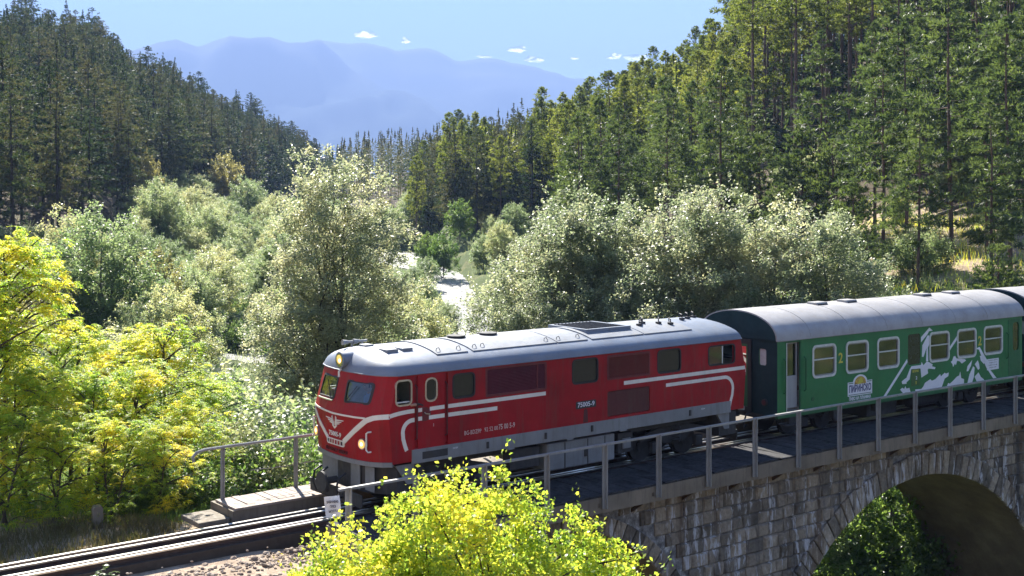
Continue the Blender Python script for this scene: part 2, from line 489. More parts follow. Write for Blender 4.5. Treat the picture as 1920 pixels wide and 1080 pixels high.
def make_ground():
    az = np.concatenate([np.radians(np.arange(-180, -34, 4.0)), np.radians(np.arange(-34, 34, 0.35)), np.radians(np.arange(34, 180, 4.0))])
    rad = [0.4]
    while rad[-1] < 11000: rad.append(rad[-1] * 1.03 + 0.06)
    rad[-1] = 11000
    rad = np.array(rad)
    A, R = np.meshgrid(az, rad, indexing='ij')
    X, Y = R*np.sin(A), R*np.cos(A)
    Z = ground(X, Y)
    na, nr = A.shape
    idx = np.arange(na*nr).reshape(na, nr)
    a, b = idx, np.roll(idx, -1, axis=0)
    q = np.stack([a[:, :-1], a[:, 1:], b[:, 1:], b[:, :-1]], axis=-1).reshape(-1, 4)
    me = bpy.data.meshes.new('ground')
    V = np.stack([X, Y, Z], -1).reshape(-1, 3)
    c0 = len(V)
    V = np.vstack([V, [[0, 0, 4.6]]])
    me.from_pydata(V.tolist(), [], q.tolist() + [[c0, int(idx[i, 0]), int(idx[(i+1) % na, 0])] for i in range(na)])
    # zones: sandy soil beside the line, meadow on the valley floor, needle litter on the slopes
    PX = 960 + F_PX*V[:, 0]/np.maximum(V[:, 1], 1.5)
    sand = np.where((V[:, 1] < 27) & (PX < 950), 1.0, 0.0)
    sl = np.exp(-((V[:, 0]-29)/6)**2 - ((V[:, 1]-88)/14)**2)*1.3
    sand = np.clip(np.maximum(sand, sl), 0, 1)
    meadow = np.where((V[:, 2] < 1.5) & (V[:, 1] > 26) & (V[:, 1] < 330), 1.0, 0.0)
    for nm, arr in (('sand', sand), ('meadow', meadow)):
        at = me.attributes.new(nm, 'FLOAT', 'POINT')
        at.data.foreach_set('value', arr.astype(np.float32))
    me.polygons.foreach_set('use_smooth', [True]*len(me.polygons))
    m, n, l, b = mat_new('hillside_ground')
    g = n.new('ShaderNodeNewGeometry').outputs['Position']
    t1 = noise(n, l, g, 0.35, 8, 0.62)
    t2 = noise(n, l, g, 2.4, 8, 0.7)
    t3 = noise(n, l, g, 14.0, 6, 0.7)
    litter = ramp(n, [(0.3, (0.055, 0.042, 0.026)), (0.5, (0.10, 0.075, 0.045)), (0.68, (0.06, 0.075, 0.025))])
    l.new(t1.outputs[0], litter.inputs[0])
    sandc = ramp(n, [(0.28, (0.26, 0.185, 0.13)), (0.5, (0.45, 0.345, 0.25)), (0.72, (0.56, 0.45, 0.34))])
    l.new(t2.outputs[0], sandc.inputs[0])
    mead = ramp(n, [(0.3, (0.055, 0.085, 0.022)), (0.55, (0.10, 0.13, 0.04)), (0.72, (0.20, 0.18, 0.08))])
    l.new(t1.outputs[0], mead.inputs[0])
    def attr(nm):
        a_ = n.new('ShaderNodeAttribute'); a_.attribute_name = nm
        s_ = math_node(n, l, 'ADD', a_.outputs['Fac'], math_node(n, l, 'MULTIPLY', math_node(n, l, 'SUBTRACT', t2.outputs[0], 0.5), 0.9))
        r_ = ramp(n, [(0.4, (0, 0, 0)), (0.6, (1, 1, 1))]); l.new(s_, r_.inputs[0]); return r_.outputs[0]
    c = mix_rgb(n, l, attr('meadow'), litter.outputs[0], mead.outputs[0])
    c = mix_rgb(n, l, attr('sand'), c, sandc.outputs[0])
    fine = ramp(n, [(0.3, (0.62, 0.62, 0.62)), (0.7, (1.15, 1.15, 1.15))]); l.new(t3.outputs[0], fine.inputs[0])
    c = mix_rgb(n, l, 1.0, c, fine.outputs[0], 'MULTIPLY')
    l.new(c, b.inputs['Base Color'])
    b.inputs['Roughness'].default_value = 0.95
    b.inputs['Specular IOR Level'].default_value = 0.2
    bump(n, l, t3.outputs[0], 0.7, 0.08, b)
    me.materials.append(m)
    return tag(link('ground', me), 'sandy soil by the line falling to a green valley between wooded hillsides', None, None, 'structure')
make_ground()

# ------------------------------------------------------------------ river in the valley floor
def make_river():
    pts = [Vector((p[0], p[1], 0)) for p in RIV]; ws = RIV[:, 2]*2.2
    V, Fc = [], []
    for i, p in enumerate(pts):
        d = (pts[min(i+1, len(pts)-1)] - pts[max(i-1, 0)]).normalized()
        nrm = Vector((-d.y, d.x, 0))
        for o in (-0.62, -0.31, 0, 0.31, 0.62):
            q = p + nrm*ws[i]*o
            V.append((q.x, q.y, RIV_Z[i]))
    for i in range(len(pts)-1):
        for j in range(4): Fc.append((i*5+j, i*5+j+1, i*5+j+6, i*5+j+5))
    me = bpy.data.meshes.new('river'); me.from_pydata(V, [], Fc)
    me.polygons.foreach_set('use_smooth', [True]*len(me.polygons))
    m, n, l, b = mat_new('shallow_river_over_stones')
    g = n.new('ShaderNodeNewGeometry').outputs['Position']
    t1 = noise(n, l, g, 1.1, 6, 0.7); t2 = noise(n, l, g, 5.0, 5, 0.7)
    r = ramp(n, [(0.34, (0.12, 0.12, 0.11)), (0.48, (0.30, 0.29, 0.27)), (0.62, (0.50, 0.48, 0.45))])
    l.new(t1.outputs[0], r.inputs[0]); l.new(r.outputs[0], b.inputs['Base Color'])
    b.inputs['Roughness'].default_value = 0.42
    b.inputs['Specular IOR Level'].default_value = 1.0
    bump(n, l, t2.outputs[0], 1.0, 0.35, b)
    me.materials.append(m)
    tag(link('river', me), 'shallow bright river winding through the willows on the valley floor', None, None, 'structure')
make_river()

# ------------------------------------------------------------------ far mountains
def make_mountains():
    prof = [(-1200, 190), (-700, 120), (-300, 150), (0, 120), (200, 105), (280, 86), (300, 78), (330, 74), (350, 81), (370, 87), (400, 77), (430, 67), (452, 69), (470, 71), (505, 69), (525, 75), (545, 80), (570, 78), (595, 73), (615, 78), (640, 81), (680, 80), (700, 82), (720, 88), (745, 95), (775, 92), (800, 90), (815, 93), (835, 102), (855, 115), (880, 113), (905, 110), (930, 109), (960, 117), (1000, 125), (1040, 137), (1080, 148), (1100, 147), (1120, 144), (1160, 141), (1250, 150), (1400, 130), (1600, 120), (1900, 90), (2300, 150), (3000, 200)]
    px = np.array([p[0] for p in prof], float); py = np.array([p[1] for p in prof], float)
    xs = np.linspace(-1200, 3000, 900)
    ridge_py = np.interp(xs, px, py)
    D0 = 9600.0
    X0 = (xs - 960)/F_PX*D0
    ridge_py = ridge_py + 2.6*(_vnoise(X0/90.0, X0*0+.3, 8)-.5) + 1.6*(_vnoise(X0/36.0, X0*0+.7, 9)-.5)
    zr = CAM_H - (ridge_py - HORIZON)/F_PX*D0
    rows = []
    nr = 70
    for k in range(nr):
        t = k/(nr-1)
        y = 5000 + (D0-5000)*t
        yy = np.full_like(X0, y)
        spur = 0.8*(_vnoise((X0+yy*.6)/1500.0 + 3, yy/1700.0, 5)-0.5) + 0.35*(_vnoise((X0-yy*.4)/640.0, yy/700.0, 6)-0.5) + 0.12*(_vnoise(X0/230.0, yy/230.0, 7)-0.5)
        z = zr*(t**1.25) + spur*zr*0.95*np.sin(math.pi*min(1, t))**0.8
        z = np.minimum(z, CAM_H + (zr-CAM_H)*(y/D0) - (1-t)*14)
        rows.append(np.stack([X0*y/D0, np.full_like(X0, y), np.maximum(z, -6)], -1))
    for k in range(1, 8):
        rows.append(np.stack([X0, np.full_like(X0, D0+k*160), zr*(1-k/7.0*0.95)-0.0], -1))
    V = np.concatenate(rows)
    n_ = len(xs); R = len(rows)
    idx = np.arange(n_*R).reshape(R, n_)
    q = np.stack([idx[:-1, :-1], idx[:-1, 1:], idx[1:, 1:], idx[1:, :-1]], -1).reshape(-1, 4)
    me = bpy.data.meshes.new('mountain_range'); me.from_pydata(V.tolist(), [], q.tolist())
    me.polygons.foreach_set('use_smooth', [True]*len(me.polygons))
    m, n, l, b = mat_new('forested_mountain')
    g = n.new('ShaderNodeNewGeometry').outputs['Position']
    t1 = noise(n, l, g, 0.0026, 8, 0.6)
    sx = n.new('ShaderNodeSeparateXYZ'); l.new(g, sx.inputs[0])
    hz = math_node(n, l, 'ADD', math_node(n, l, 'DIVIDE', sx.outputs[2], 1250.0), math_node(n, l, 'MULTIPLY', math_node(n, l, 'SUBTRACT', t1.outputs[0], 0.5), 0.5))
    r = ramp(n, [(0.3, (0.02, 0.035, 0.03)), (0.6, (0.035, 0.05, 0.04)), (0.85, (0.10, 0.10, 0.09))])
    l.new(hz, r.inputs[0]); l.new(r.outputs[0], b.inputs['Base Color'])
    b.inputs['Roughness'].default_value = 1.0
    b.inputs['Specular IOR Level'].default_value = 0.05
    me.materials.append(m)
    tag(link('mountain_range', me), 'long hazy blue mountain range closing the valley', None, None, 'structure')
make_mountains()

# ------------------------------------------------------------------ the line: a gentle curve to the right over the bridge
TH = 0.667
E1 = Vector((math.cos(TH), math.sin(TH), 0)); E2 = Vector((-math.sin(TH), math.cos(TH), 0))
P0 = Vector((40/F_PX*25.473, 25.473, 0))
def cl(u): return 1.3 - max(u-4, 0)**2/580.0
def tw(u, v, z=0.0):
    sl = -2*max(u-4, 0)/580.0
    k = math.hypot(1, sl)
    p = P0 + E1*(u + v*(-sl/k)) + E2*(cl(u) + v/k)
    return Vector((p.x, p.y, z))
def tang(u):
    d = tw(u+.05, 0) - tw(u-.05, 0); return d.normalized()
def tyaw(u):
    d = tang(u); return math.atan2(d.y, d.x)

def sweep(mb, prof, us, mi=0, zoff=0.0):
    """closed (v, z) profile swept along the line"""
    n_ = len(prof)
    vs_, fs_ = [], []
    for u in us:
        for v, z in prof: vs_.append(tw(u, v, z + zoff))
    for i in range(len(us)-1):
        for k in range(n_):
            fs_.append((i*n_+k, i*n_+(k+1) % n_, (i+1)*n_+(k+1) % n_, (i+1)*n_+k))
    fs_.append(tuple(reversed(range(n_)))); fs_.append(tuple((len(us)-1)*n_+k for k in range(n_)))
    mb.add(vs_, fs_, mi)

def frange(a, b, st):
    out = []; x = a
    while x < b - 1e-6: out.append(x); x += st
    return out + [b]

rng = random.Random(11)
# track
track = tag(empty('railway_track', tw(0, 0, 0)), 'narrow gauge track with bright rails and inner guard rails crossing the bridge', 'railway track')
def rebase(o, parent):
    o.parent = parent
    o.matrix_parent_inverse = parent.matrix_basis.inverted()
    return o
US = frange(-34, 62, 0.75)
for v0, nm, lab in ((-.41, 'rail', None), (.41, 'rail', None), (-.22, 'guard_rail', None), (.22, 'guard_rail', None)):
    mb = MB(); dz = 0 if nm == 'rail' else -0.012
    sweep(mb, [(v0-.032, 0+dz), (v0+.032, 0+dz), (v0+.030, -.03+dz), (v0-.030, -.03+dz)], US, 1)
    sweep(mb, [(v0-.010, -.031+dz), (v0+.010, -.031+dz), (v0+.012, -.095), (v0+.052, -.108), (v0+.052, -.12), (v0-.052, -.12), (v0-.052, -.108), (v0-.012, -.095)], US, 0)
    rebase(mb.build(nm, [M['railrust'], M['railtop']]), track)
slp = MB(); slp.box(-.10, .10, -.50, .80, -.29, -.122)
sl0 = None
for i, u in enumerate(frange(-15, 21, 0.58)):
    if sl0 is None:
        sl0 = slp.build('sleeper', M['sleeper'], bevel=0.008); o = sl0
    else:
        o = sl0.copy(); COL.objects.link(o)
    p = tw(u + rng.uniform(-.03, .03), rng.uniform(-.03, .03), rng.uniform(-.008, .004))
    o.location = p; o.rotation_euler = (0, 0, tyaw(u) + rng.uniform(-.015, .015))
    rebase(o, track)
mb = MB(); sweep(mb, [(-.54, -.122), (-.40, -.122), (-.40, -.42), (-.54, -.42)], frange(-34, -4.3, 0.7)); rebase(mb.build('rail_shade_beam', M['sleeper']), track)  # dark beam added to give the band of shade beneath the near rail
# ballast bed (structure) and loose stones (stuff)
m, n, l, b = mat_new('ballast_bed')
g = n.new('ShaderNodeNewGeometry').outputs['Position']
t = n.new('ShaderNodeTexVoronoi'); t.inputs['Scale'].default_value = 16; l.new(g, t.inputs['Vector'])
t2 = noise(n, l, g, 3.0, 5)
r = ramp(n, [(0.0, (0.05, 0.042, 0.036)), (0.5, (0.15, 0.125, 0.105)), (1.0, (0.30, 0.26, 0.22))])
l.new(mix_rgb(n, l, 0.5, t.outputs['Color'], t2.outputs[0]), r.inputs[0]); l.new(r.outputs[0], b.inputs['Base Color'])
b.inputs['Roughness'].default_value = 0.95
bump(n, l, t.outputs['Distance'], 1.0, 0.04, b)
M['ballast'] = m
mb = MB()
sweep(mb, [(-.53, -.33), (-.50, -.24), (.70, -.20), (.76, -.25), (.77, -.60), (-.53, -.60)], frange(-34, -4.2, 0.6))
sweep(mb, [(-.98, -.24), (.76, -.22), (.76, -.45), (-.98, -.45)], frange(-4.2, 62, 0.6))
tag(mb.build('ballast_bed', M['ballast']), 'dark stone ballast bed under the track', None, None, 'structure')
# ------------------------------------------------------------------ stone viaduct
m, n, l, b = mat_new('weathered_stone')
g = n.new('ShaderNodeNewGeometry').outputs['Position']
gi = n.new('ShaderNodeObjectInfo').outputs['Random']
t1 = noise(n, l, g, 1.3, 7, 0.65)
t2 = noise(n, l, g, 11.0, 7, 0.7)
a_ = math_node(n, l, 'ADD', math_node(n, l, 'MULTIPLY', t1.outputs[0], 0.75), math_node(n, l, 'MULTIPLY', math_node(n, l, 'SUBTRACT', gi, 0.35), 0.38))
r = ramp(n, [(0.18, (0.095, 0.082, 0.066)), (0.42, (0.26, 0.22, 0.17)), (0.62, (0.37, 0.31, 0.235)), (0.85, (0.54, 0.47, 0.38))])
l.new(a_, r.inputs[0])
f_ = ramp(n, [(0.3, (0.6, 0.6, 0.6)), (0.7, (1.25, 1.25, 1.25))]); l.new(t2.outputs[0], f_.inputs[0])
c0 = mix_rgb(n, l, 1.0, r.outputs[0], f_.outputs[0], 'MULTIPLY')
# rust brown runs, dark water runs, white lime runs
def runs(sc, lo, hi, amt, seedv):
    mp = n.new('ShaderNodeMapping'); mp.inputs['Scale'].default_value = sc; mp.inputs['Location'].default_value = (seedv, seedv*2, 0)
    l.new(g, mp.inputs['Vector'])
    q = noise(n, l, mp.outputs[0], 1.0, 6, 0.72, 0.4)
    rr = ramp(n, [(lo, (0, 0, 0)), (hi, (amt, amt, amt))]); l.new(q.outputs[0], rr.inputs[0]); return rr.outputs[0]
c1 = mix_rgb(n, l, runs((2.1, 2.1, .22), .52, .68, .75, 3.0), c0, (0.10, 0.058, 0.03))
c2 = mix_rgb(n, l, runs((3.2, 3.2, .25), .54, .66, .8, 9.0), c1, (0.035, 0.034, 0.035))
c3 = mix_rgb(n, l, runs((5.0, 5.0, .8), .55, .61, .95, 21.0), c2, (0.55, 0.55, 0.57))
l.new(c3, b.inputs['Base Color']); b.inputs['Roughness'].default_value = 0.88
b.inputs['Specular IOR Level'].default_value = 0.3
bump(n, l, t2.outputs[0], 0.8, 0.04, b)
M['stone'] = m
m, n, l, b = mat_new('pale_mortar')
g = n.new('ShaderNodeNewGeometry').outputs['Position']
t1 = noise(n, l, g, 6.0, 6, 0.7)
r = ramp(n, [(0.38, (0.10, 0.095, 0.09)), (0.56, (0.26, 0.255, 0.25)), (0.68, (0.62, 0.62, 0.62))]); l.new(t1.outputs[0], r.inputs[0])
l.new(r.outputs[0], b.inputs['Base Color']); b.inputs['Roughness'].default_value = 0.95
bump(n, l, t1.outputs[0], 0.8, 0.04, b)
M['mortar'] = m
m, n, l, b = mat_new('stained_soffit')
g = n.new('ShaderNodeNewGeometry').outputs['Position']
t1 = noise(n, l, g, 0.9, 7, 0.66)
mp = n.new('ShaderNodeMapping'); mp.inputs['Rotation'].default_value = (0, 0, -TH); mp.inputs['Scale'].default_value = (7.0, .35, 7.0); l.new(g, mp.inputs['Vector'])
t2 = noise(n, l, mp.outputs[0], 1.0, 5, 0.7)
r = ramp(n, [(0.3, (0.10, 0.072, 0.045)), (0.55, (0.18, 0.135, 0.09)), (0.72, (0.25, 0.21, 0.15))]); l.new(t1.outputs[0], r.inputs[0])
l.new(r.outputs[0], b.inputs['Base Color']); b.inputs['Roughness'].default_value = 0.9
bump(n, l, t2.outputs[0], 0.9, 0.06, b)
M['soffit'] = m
M['slab'] = paint('stained_concrete_slab', (0.20, 0.165, 0.12), 0.9, var=0.3, dirt=0.8, dirtcol=(0.07, 0.05, 0.035), scale=1.2)
M['rust'] = paint('rusty_bracket', (0.07, 0.04, 0.025), 0.85, var=0.3, dirt=0.3)

WALL_V, FAR_V, TOPZ = -2.0, 2.0, -0.32
ARCHES = [(0.0, 4.0, -0.72), (12.7, 6.5, -1.29), (27.0, 6.5, -1.29), (41.2, 6.5, -1.29)]   # centre u, radius, crown z
SPRING = -6.1
U0, U1, BASE = -4.7, 55.0, -13.0
def intr(u):
    """underside height of an arch at u, or None over a pier"""
    for cu, R, cz in ARCHES:
        d = abs(u - cu); hs = math.sqrt(max(R*R - (R + SPRING - cz)**2, 0)) if R + SPRING - cz > 0 else R
        if d < hs - 1e-6: return cz - R + math.sqrt(R*R - d*d), hs
    return None, 0
via = tag(empty('stone_viaduct', tw(0, 0, 0)), 'grey stone arch bridge with a plank walkway carrying the train', 'bridge')
us = set(frange(U0, U1, 0.2))
for cu, R, cz in ARCHES:
    hs = math.sqrt(R*R - (R + SPRING - cz)**2) if R + SPRING - cz > 0 else R
    for k in range(-20, 21): us.add(cu + hs*math.sin(math.pi/2*k/20))
us = sorted(us); us = [u for i, u in enumerate(us) if i == 0 or u - us[i-1] > 0.012 or any(abs(abs(u-cu)-math.sqrt(max(R*R-(R+SPRING-cz)**2,0))) < 1e-6 for cu, R, cz in ARCHES)]
wallb, soff = MB(), MB()
for a, c in zip(us[:-1], us[1:]):
    mid = (a+c)/2
    if c - a < 1e-4: continue
    zi, hs = intr(mid)
    def zb(u):
        if zi is None: return BASE
        for cu, R, cz in ARCHES:
            if abs(mid-cu) < hs and abs(u - cu) <= hs + 1e-5: return cz - R + math.sqrt(max(R*R - (u-cu)**2, 0))
        return SPRING
    za, zc = zb(a), zb(c)
    for v in (WALL_V + .045, FAR_V): wallb.add([tw(a, v, za), tw(c, v, zc), tw(c, v, TOPZ), tw(a, v, TOPZ)], [(0, 1, 2, 3)])
    wallb.add([tw(a, WALL_V+.045, TOPZ), tw(c, WALL_V+.045, TOPZ), tw(c, FAR_V, TOPZ), tw(a, FAR_V, TOPZ)], [(0, 1, 2, 3)])
    if zi is not None: soff.add([tw(a, WALL_V+.045, za), tw(c, WALL_V+.045, zc), tw(c, FAR_V, zc), tw(a, FAR_V, za)], [(0, 1, 2, 3)])
for cu, R, cz in ARCHES:
    hs = math.sqrt(R*R - (R + SPRING - cz)**2) if R + SPRING - cz > 0 else R
    for u in (cu-hs, cu+hs):
        soff.add([tw(u, WALL_V+.045, SPRING), tw(u, FAR_V, SPRING), tw(u, FAR_V, BASE), tw(u, WALL_V+.045, BASE)], [(0, 1, 2, 3)])
wallb.add([tw(U0, WALL_V+.045, BASE), tw(U0, FAR_V, BASE), tw(U0, FAR_V, TOPZ), tw(U0, WALL_V+.045, TOPZ)], [(0, 1, 2, 3)])
rebase(wallb.build('mortar_core', M['mortar'], None), via)
rebase(soff.build('arch_soffit', M['soffit'], None, smooth=25), via)

# stones: eight rough faced blocks shared between all courses
stone_meshes = []
for k in range(8):
    rs = random.Random(100+k)
    J = lambda s_=.03: rs.uniform(-s_, s_)
    V = [(-.5+J(.012), 0.5, -.5), (.5+J(.012), 0.5, -.5), (.5+J(.012), 0.5, .5), (-.5+J(.012), 0.5, .5)]
    V += [(-.5+J(.01), -.15, -.5+J(.02)), (.5+J(.01), -.15, -.5+J(.02)), (.5+J(.01), -.15, .5+J(.02)), (-.5+J(.01), -.15, .5+J(.02))]
    V += [(-.42+J(), -.40+J(.16), -.40+J()), (0+J(.1), -.46+J(.2), -.39+J()), (.42+J(), -.40+J(.16), -.40+J()), (.42+J(), -.40+J(.16), .40+J()), (0+J(.1), -.46+J(.2), .39+J()), (-.42+J(), -.40+J(.16), .40+J())]
    Fc = [(0, 1, 5, 4), (1, 2, 6, 5), (2, 3, 7, 6), (3, 0, 4, 7), (4, 5, 10, 9, 8), (5, 6, 11, 10), (6, 7, 13, 12, 11), (7, 4, 8, 13), (8, 9, 12, 13), (9, 10, 11, 12)]
    me = bpy.data.meshes.new('stone'); me.from_pydata(V, [], Fc); me.materials.append(M['stone'])
    bm = bmesh.new(); bm.from_mesh(me); bmesh.ops.recalc_face_normals(bm, faces=bm.faces); bm.to_mesh(me); bm.free()
    stone_meshes.append(me)
srng = random.Random(5)
blocks = []
z = TOPZ - 0.005
row = 0
while z > -9.0:
    h = srng.uniform(.27, .34)
    u = U0 + srng.uniform(0, .3)
    while u < 40:
        Ls = srng.uniform(.32, .62) if row else srng.uniform(.4, .8)
        zc, uc = z - h/2, u + Ls/2
        keep = True; e0, e1 = u, u + Ls
        for cu, R, cz in ARCHES:
            ro = R + .60
            cz0 = cz - R
            if zc > SPRING - .3:
                dz = (zc - cz0)
                if abs(dz) < ro:
                    half = math.sqrt(ro*ro - dz*dz) if dz > 0 else ro
                    lo, hi = cu - half, cu + half
                    if e0 >= lo and e1 <= hi: keep = False
                    elif e0 < lo < e1: e1 = lo
                    elif e0 < hi < e1: e0 = hi
            else:
                hs = math.sqrt(R*R - (R + SPRING - cz)**2) if R + SPRING - cz > 0 else R
                lo, hi = cu - hs, cu + hs
                if e0 >= lo and e1 <= hi: keep = False
                elif e0 < lo < e1: e1 = lo
                elif e0 < hi < e1: e0 = hi
        if keep and e1 - e0 > .10: blocks.append(((e0+e1)/2, zc, e1-e0-.018, h-.018))
        u += Ls
    z -= h; row += 1
def in_frame(p):
    return p.y > 1 and -20 < 960 + F_PX*p.x/p.y < 1940 and -20 < HORIZON + F_PX*(CAM_H-p.z)/p.y < 1100
vis = [bk for bk in blocks if bk[0] > 1.5 and in_frame(tw(bk[0], WALL_V, bk[1]))]
vis.sort(key=lambda bk: -bk[2]*bk[3]/tw(bk[0], WALL_V).y**2)
single = set(vis[:290])
rest = MB()
for bk in blocks:
    uc, zc, Ls, h = bk
    me = stone_meshes[srng.randrange(8)]
    p = tw(uc, WALL_V + .04, zc); yaw = tyaw(uc)
    dep = srng.uniform(.10, .15)
    if bk in single:
        o = link('stone', me); o.location = p; o.rotation_euler = (0, 0, yaw); o.scale = (Ls, dep, h); rebase(o, via)
    else:
        mt = Matrix.Translation(p) @ Matrix.Rotation(yaw, 4, 'Z') @ Matrix.Diagonal((Ls, dep, h, 1))
        rest.add([mt @ v.co for v in me.vertices], [tuple(pf.vertices) for pf in me.polygons])
o = rebase(rest.build('stone_courses', M['stone']), via); o['kind'] = 'stuff'
# voussoirs
for cu, R, cz in ARCHES[:2]:
    sp = math.asin(min(1, math.sqrt(max(R*R - (R+SPRING-cz)**2, 0))/R)) if R+SPRING-cz > 0 else math.pi/2
    nv = int(2*sp*R/0.29)
    for k in range(nv):
        a0 = -sp + 2*sp*k/nv + .018/R; a1 = -sp + 2*sp*(k+1)/nv - .018/R
        ro = R + .60 + srng.uniform(-.05, .03)
        if R + .6 + (cz-R) > TOPZ - .02: ro = min(ro, R - cz + TOPZ - .02 + 0)
        ri = R + .004
        V = []
        pr = srng.uniform(-.05, .0)
        for v in (WALL_V - .012 + pr*.5, WALL_V + .30):
            for a, rr in ((a0, ri), (a1, ri), (a1, ro), (a0, ro)):
                zz = cz - R + rr*math.cos(a)
                V.append(tw(cu + rr*math.sin(a), v, min(zz, TOPZ - .01)))
        ctr = sum((V[i] for i in range(4)), Vector())/4
        nrm = -Vector((-tang(cu).y, tang(cu).x, 0))
        V = V[:4] + V[4:] + [V[i].lerp(ctr, .16) + nrm*srng.uniform(.008, .03) for i in range(4)]
        Fc = [(8, 9, 10, 11)] + [(i, (i+1) % 4, 8+(i+1) % 4, 8+i) for i in range(4)] + [(i, 4+i, 4+(i+1) % 4, (i+1) % 4) for i in range(4)] + [(7, 6, 5, 4)]
        mb = MB(); mb.add(V, Fc)
        rebase(mb.build('voussoir', M['stone']), via)
# walkway slab (near side), planks, brackets
mb = MB(); sweep(mb, [(-2.62, .06), (-2.62, -.26), (-1.86, -.31), (-1.0, -.31), (-1.0, .06)], frange(-4.72, 55, 0.7))
rebase(mb.build('walkway_slab', M['slab']), via)
mb = MB(); sweep(mb, [(.78, .12), (.78, -.32), (1.78, -.32), (1.78, .12)], frange(-5.75, 55, 0.7))
rebase(mb.build('far_walkway_slab', M['slab']), via)
plk = MB(); plk.box(-.088, .088, -.80, .80, -.02, .02)
pk0 = plk.build('plank', M['deckplank'], bevel=0.006)
u = -4.62; first = True
while u < 20.5:
    if first: o = pk0; first = False
    else: o = pk0.copy(); COL.objects.link(o)
    o.location = tw(u, -1.815 + srng.uniform(-.02, .02), .088 + srng.uniform(-.006, .012)); o.rotation_euler = (srng.uniform(-.012, .012), srng.uniform(-.01, .01), tyaw(u) + srng.uniform(-.012, .012))
    rebase(o, via); u += .19
mb = MB()
u = 20.6
while u < 54:
    c = tw(u, -1.815, .088); d = tang(u); mb.obox(c, d*.088, Vector((-d.y, d.x, 0))*.8, Vector((0, 0, .02))); u += .19
o = rebase(mb.build('far_planking', M['deckplank']), via); o['kind'] = 'stuff'
plk2 = MB(); plk2.box(-.080, .080, -.37, .37, -.02, .02)
pk1 = plk2.build('plank', M['timber'], bevel=0.006); pk1['label'] = 'pale sunlit plank of the far walkway'
u = -5.62; first = True
while u < -0.6:
    if first: o = pk1; first = False
    else: o = pk1.copy(); COL.objects.link(o)
    o.location = tw(u, 1.31 + srng.uniform(-.015, .015), .143 + srng.uniform(-.004, .01)); o.rotation_euler = (0, srng.uniform(-.01, .01), tyaw(u) + srng.uniform(-.015, .015))
    rebase(o, via); u += .172
mb = MB(); sweep(mb, [(.77, .121), (.77, .165), (.93, .165), (.93, .121)], frange(-5.7, 20, 0.8))
rebase(mb.build('kerb_beam', M['timber']), via)
# low broken slab at the walkway's end
mb = MB(); c = tw(-6.1, 1.25, -.06); d = tang(-6); nn = Vector((-d.y, d.x, 0)); mb.obox(c, d*.32, nn*.42, Vector((0, 0, .05)))
tag(mb.build('stone_step', M['slab'], bevel=0.015), 'dark flat step lying at the end of the far walkway', 'step')

# near railing
rail_near = tag(empty('metal_railing', tw(0, -2.66, 0)), 'grey metal railing with upright posts along the near edge of the bridge', 'railing')
for k in range(-4, 32):
    u = 0.74 + 1.53*k + (.14 if k == -4 else 0)
    p = tw(u, -2.66); d = tang(u); nn = Vector((-d.y, d.x, 0))
    mb = MB()
    mb.obox(p + Vector((0, 0, .49)), d*.045, nn*.010, Vector((0, 0, .66)))
    mb.obox(p + d*.037 + nn*-.035 + Vector((0, 0, .49)), d*.008, nn*.034, Vector((0, 0, .66)))
    rebase(mb.build('post', M['steel']), rail_near)
    mb = MB()
    mb.obox((tw(u-.1, -2.62, -.10) + tw(u-.1, -1.9, -.62))/2, (tw(u-.1, -1.9, -.62)-tw(u-.1, -2.62, -.10))/2, d*.035, Vector((0, 0, .04)))
    rebase(mb.build('bracket', M['rust']), via)
mb = MB(); sweep(mb, [(-2.70, 1.155), (-2.70, 1.115), (-2.63, 1.115), (-2.63, 1.155)], frange(-5.42, 50, 0.7))
rebase(mb.build('handrail', M['steel']), rail_near)
# far railing
rail_far = tag(empty('metal_railing', tw(-4, 1.62, .1)), 'light pipe railing with a curved end beside the sunlit far walkway', 'railing')
for u in frange(-5.58, 30, 1.62)[:22]:
    mb = MB(); p = tw(u, 1.62); d = tang(u); nn = Vector((-d.y, d.x, 0))
    mb.obox(p + Vector((0, 0, .66)), d*.032, nn*.010, Vector((0, 0, .52))); mb.obox(p + d*.026 + nn*-.03 + Vector((0, 0, .66)), d*.006, nn*.03, Vector((0, 0, .52)))
    rebase(mb.build('post', M['steel']), rail_far)
mb = MB(); pts = [tw(-6.18, 1.60, .98), tw(-6.2, 1.60, 1.08), tw(-6.12, 1.60, 1.16), tw(-5.95, 1.60, 1.195)] + [tw(u, 1.60, 1.2) for u in frange(-5.6, 30, 1.5)]
mb.tube(pts, .032, 8); rebase(mb.build('handrail', M['steel'], smooth=True), rail_far)
mb = MB(); mb.tube([tw(u, 1.60, .66 - (.03 if i % 2 else 0)) for i, u in enumerate(frange(-4.95, 30, 0.8))], .008, 5); rebase(mb.build('wire', M['steel']), rail_far)

